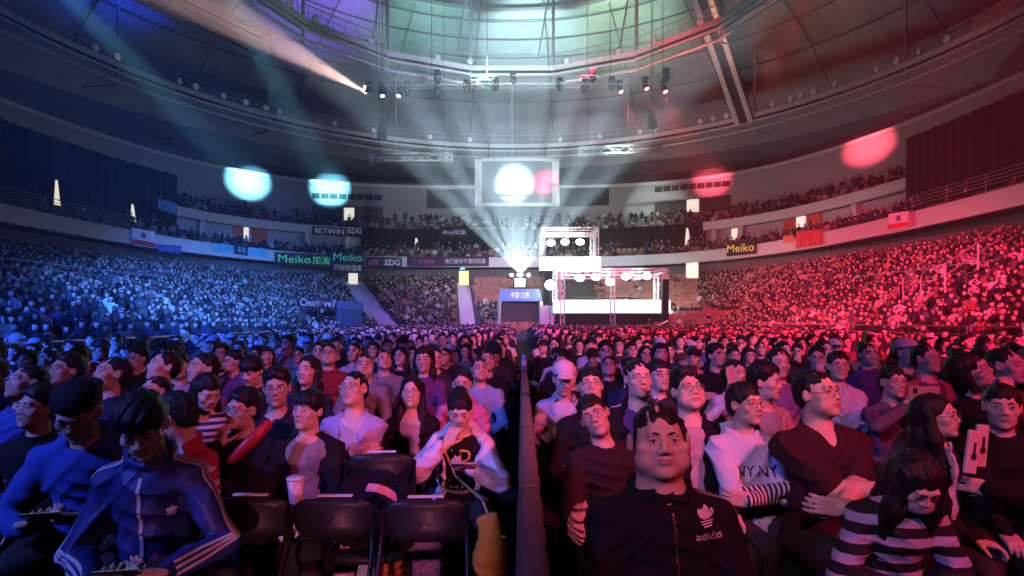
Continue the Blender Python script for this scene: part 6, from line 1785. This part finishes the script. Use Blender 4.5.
# fascia / upper bowl general
spot('bowl_left',(8,14,13),(-24,52,10),(.08,.24,.9),26000,30,1,.5)
spot('bowl_right',(-8,14,13),(22,50,10),(1,.16,.27),24000,30,1,.5)
spot('bowl_back',(0,6,12),(0,66,14),(.66,.76,.86),84000,40,1,.5)
# round spots thrown on the grey wall and the screen
def wallspot(px,py,src,col,power,rad_px,blend=.45,pl=None):
    (x,y),_=(pl or UW).hit(px); t=Vector((x,y,CAMZ-(py-320)/F*y)); d=(t-Vector(src)).length
    deg=math.degrees(2*math.atan(rad_px*y/F/d)); return spot('beam_spot',src,t,col,power,deg,blend,.05)
wallspot(248,181,(-17,15,15.6),(.20,.70,1),1800000,22,1)
wallspot(330,188,(-10,15,15.2),(.20,.70,1),1800000,22,1)
wallspot(712,180,(10,15,14.2),(1,.08,.125),800000,21,1)
wallspot(869,147,(17,13,15.0),(1,.08,.125),800000,22,1)
t=W(514,183,55.8); spot('beam_spot',(-3,16,17),t,(.42,.85,1),1700000,6.2,1,.05)
t=W(546,183,55.8); spot('beam_spot',(5,16,17),t,(1,.05,.14),700000,4.4,1,.05)
# warm beam from the truss
s=W(370,95,32.8); spot('warm_beam',s,W(222,12,25.5),(1,.62,.53),950000,14,.6,.04)
for (px,c,pw,dx) in ((382,(.1,.32,1),60000,.2),(400,(.2,.45,1),70000,-.4),(619.5,(1,.05,.08),30000,.4),(645,(1,.05,.08),30000,.5),(664,(1,.05,.08),42000,.35)):
    s=W(px,95,32.9); spot('small_beam',s,s+Vector((dx,-.3,-1)),c,pw,30,.6,.04)
# spots added near the long truss to brighten the short trusses and inner catwalk
spot('truss_fill',W(401,93,32.8),W(405,158,44),(.12,.30,1),60000,12,.9,.05)
spot('truss_fill',W(585,92,32.8),W(620,150,44),(.75,1,.88),60000,13,.9,.05)
for (px,c,pw) in ((395,(.45,.30,1),2600),(455,(.55,.80,.9),2400),(520,(.75,1,1),2800),(590,(1,.85,.8),2400),(650,(1,.25,.25),3800),(700,(1,.10,.12),3800)):
    s=W(px,69,33.6); spot('catwalk_fill',s,s+Vector((s.x*.25,12,5.2)),c,pw,64,1,.1)
# projector fan
k=0
for (px,py) in ((380,128),(402,118),(420,112),(441,104),(455,84),(470,95),(484,70),(497,88),(511,66),(524,80),(540,66),(556,86),(574,72),(590,98),(608,104),(628,118),(650,130)):
    k+=1; s=PJ+Vector((.0,-.75,-.1)); spot('fan_beam',s,W(px,py,17),(.60,.85,1),(2300000 if k%2 else 1200000),1.5 if k%2 else 3.6,.5,.02)
point('projector_glow',PJ+Vector((0,-1.2,.2)),(.8,.93,1),700,.2)
# lamps inside the booths
for (px,py,Y,pw) in ((580,281,45,800),(610,281,45,800),(640,281,45,800),(566,246,50,900),(550,285,45.6,300)):
    p=W(px,py,Y); point('booth_lamp',(p.x,p.y+.9,p.z-.15),(.88,1,.98),pw,.25)
# floodlights on the inner catwalk washing the roof
def roof(name,az,up_,out,col,pw,deg,r=18.4,z=22.4):
    a=R(az); p=(CX+r*cos(a),CY+r*sin(a),z); spot(name,p,(p[0]+cos(a)*out,p[1]+sin(a)*out,z+up_),col,pw,deg,.85,.2)
roof('roof_blue',157.5,5,8,(.012,.06,1),22000,60)
spot('rafter_blue',(-11,31,20),(-18.5,32,26.0),(.03,.16,1),9000,44,1,.2)  # spot added off the catwalk to brighten the two blue-side rafters
roof('roof_blue_low',179,3,8,(.012,.06,1),7000,60)
roof('roof_violet',130,6,6,(.24,.12,1),9000,70)
roof('roof_green',108,6,6,(.16,.52,.44),7500,70)
roof('roof_cyan',86,6,6,(.50,.88,.90),15000,72)
roof('roof_lime',66,6,6,(.40,.75,.45),9500,74)
roof('roof_amber',40,4,7,(.7,.22,.10),2600,80)
roof('roof_red',25,5,6,(1,.02,.03),5000,50)
spot('roof_back',(0,30,19.5),(0,60,23),(.50,.80,.88),7000,44,1,.2)
# ================================================================== camera / render look
cam=bpy.data.cameras.new('camera'); cam.sensor_width=36; cam.lens=F*36/1024; cam.shift_y=32/1024; cam.clip_end=300
co=bpy.data.objects.new('camera',cam); COL.objects.link(co); co.location=(0,0,CAMZ); co.rotation_euler=(pi/2,0,0)
SC.camera=co
w=bpy.data.worlds.new('World'); SC.world=w; w.use_nodes=True; w.node_tree.nodes['Background'].inputs[0].default_value=(.01,.012,.02,1); w.node_tree.nodes['Background'].inputs[1].default_value=.1
SC.view_settings.view_transform='Standard'; SC.view_settings.look='None'; SC.view_settings.gamma=1; SC.view_settings.use_curve_mapping=False
SC.view_settings.exposure=-0.12
cy=SC.cycles
cy.max_bounces=4; cy.diffuse_bounces=0; cy.glossy_bounces=1; cy.transmission_bounces=2; cy.volume_bounces=0; cy.transparent_max_bounces=6
cy.caustics_reflective=False; cy.caustics_refractive=False; cy.sample_clamp_indirect=4; cy.use_denoising=True; cy.use_light_tree=True
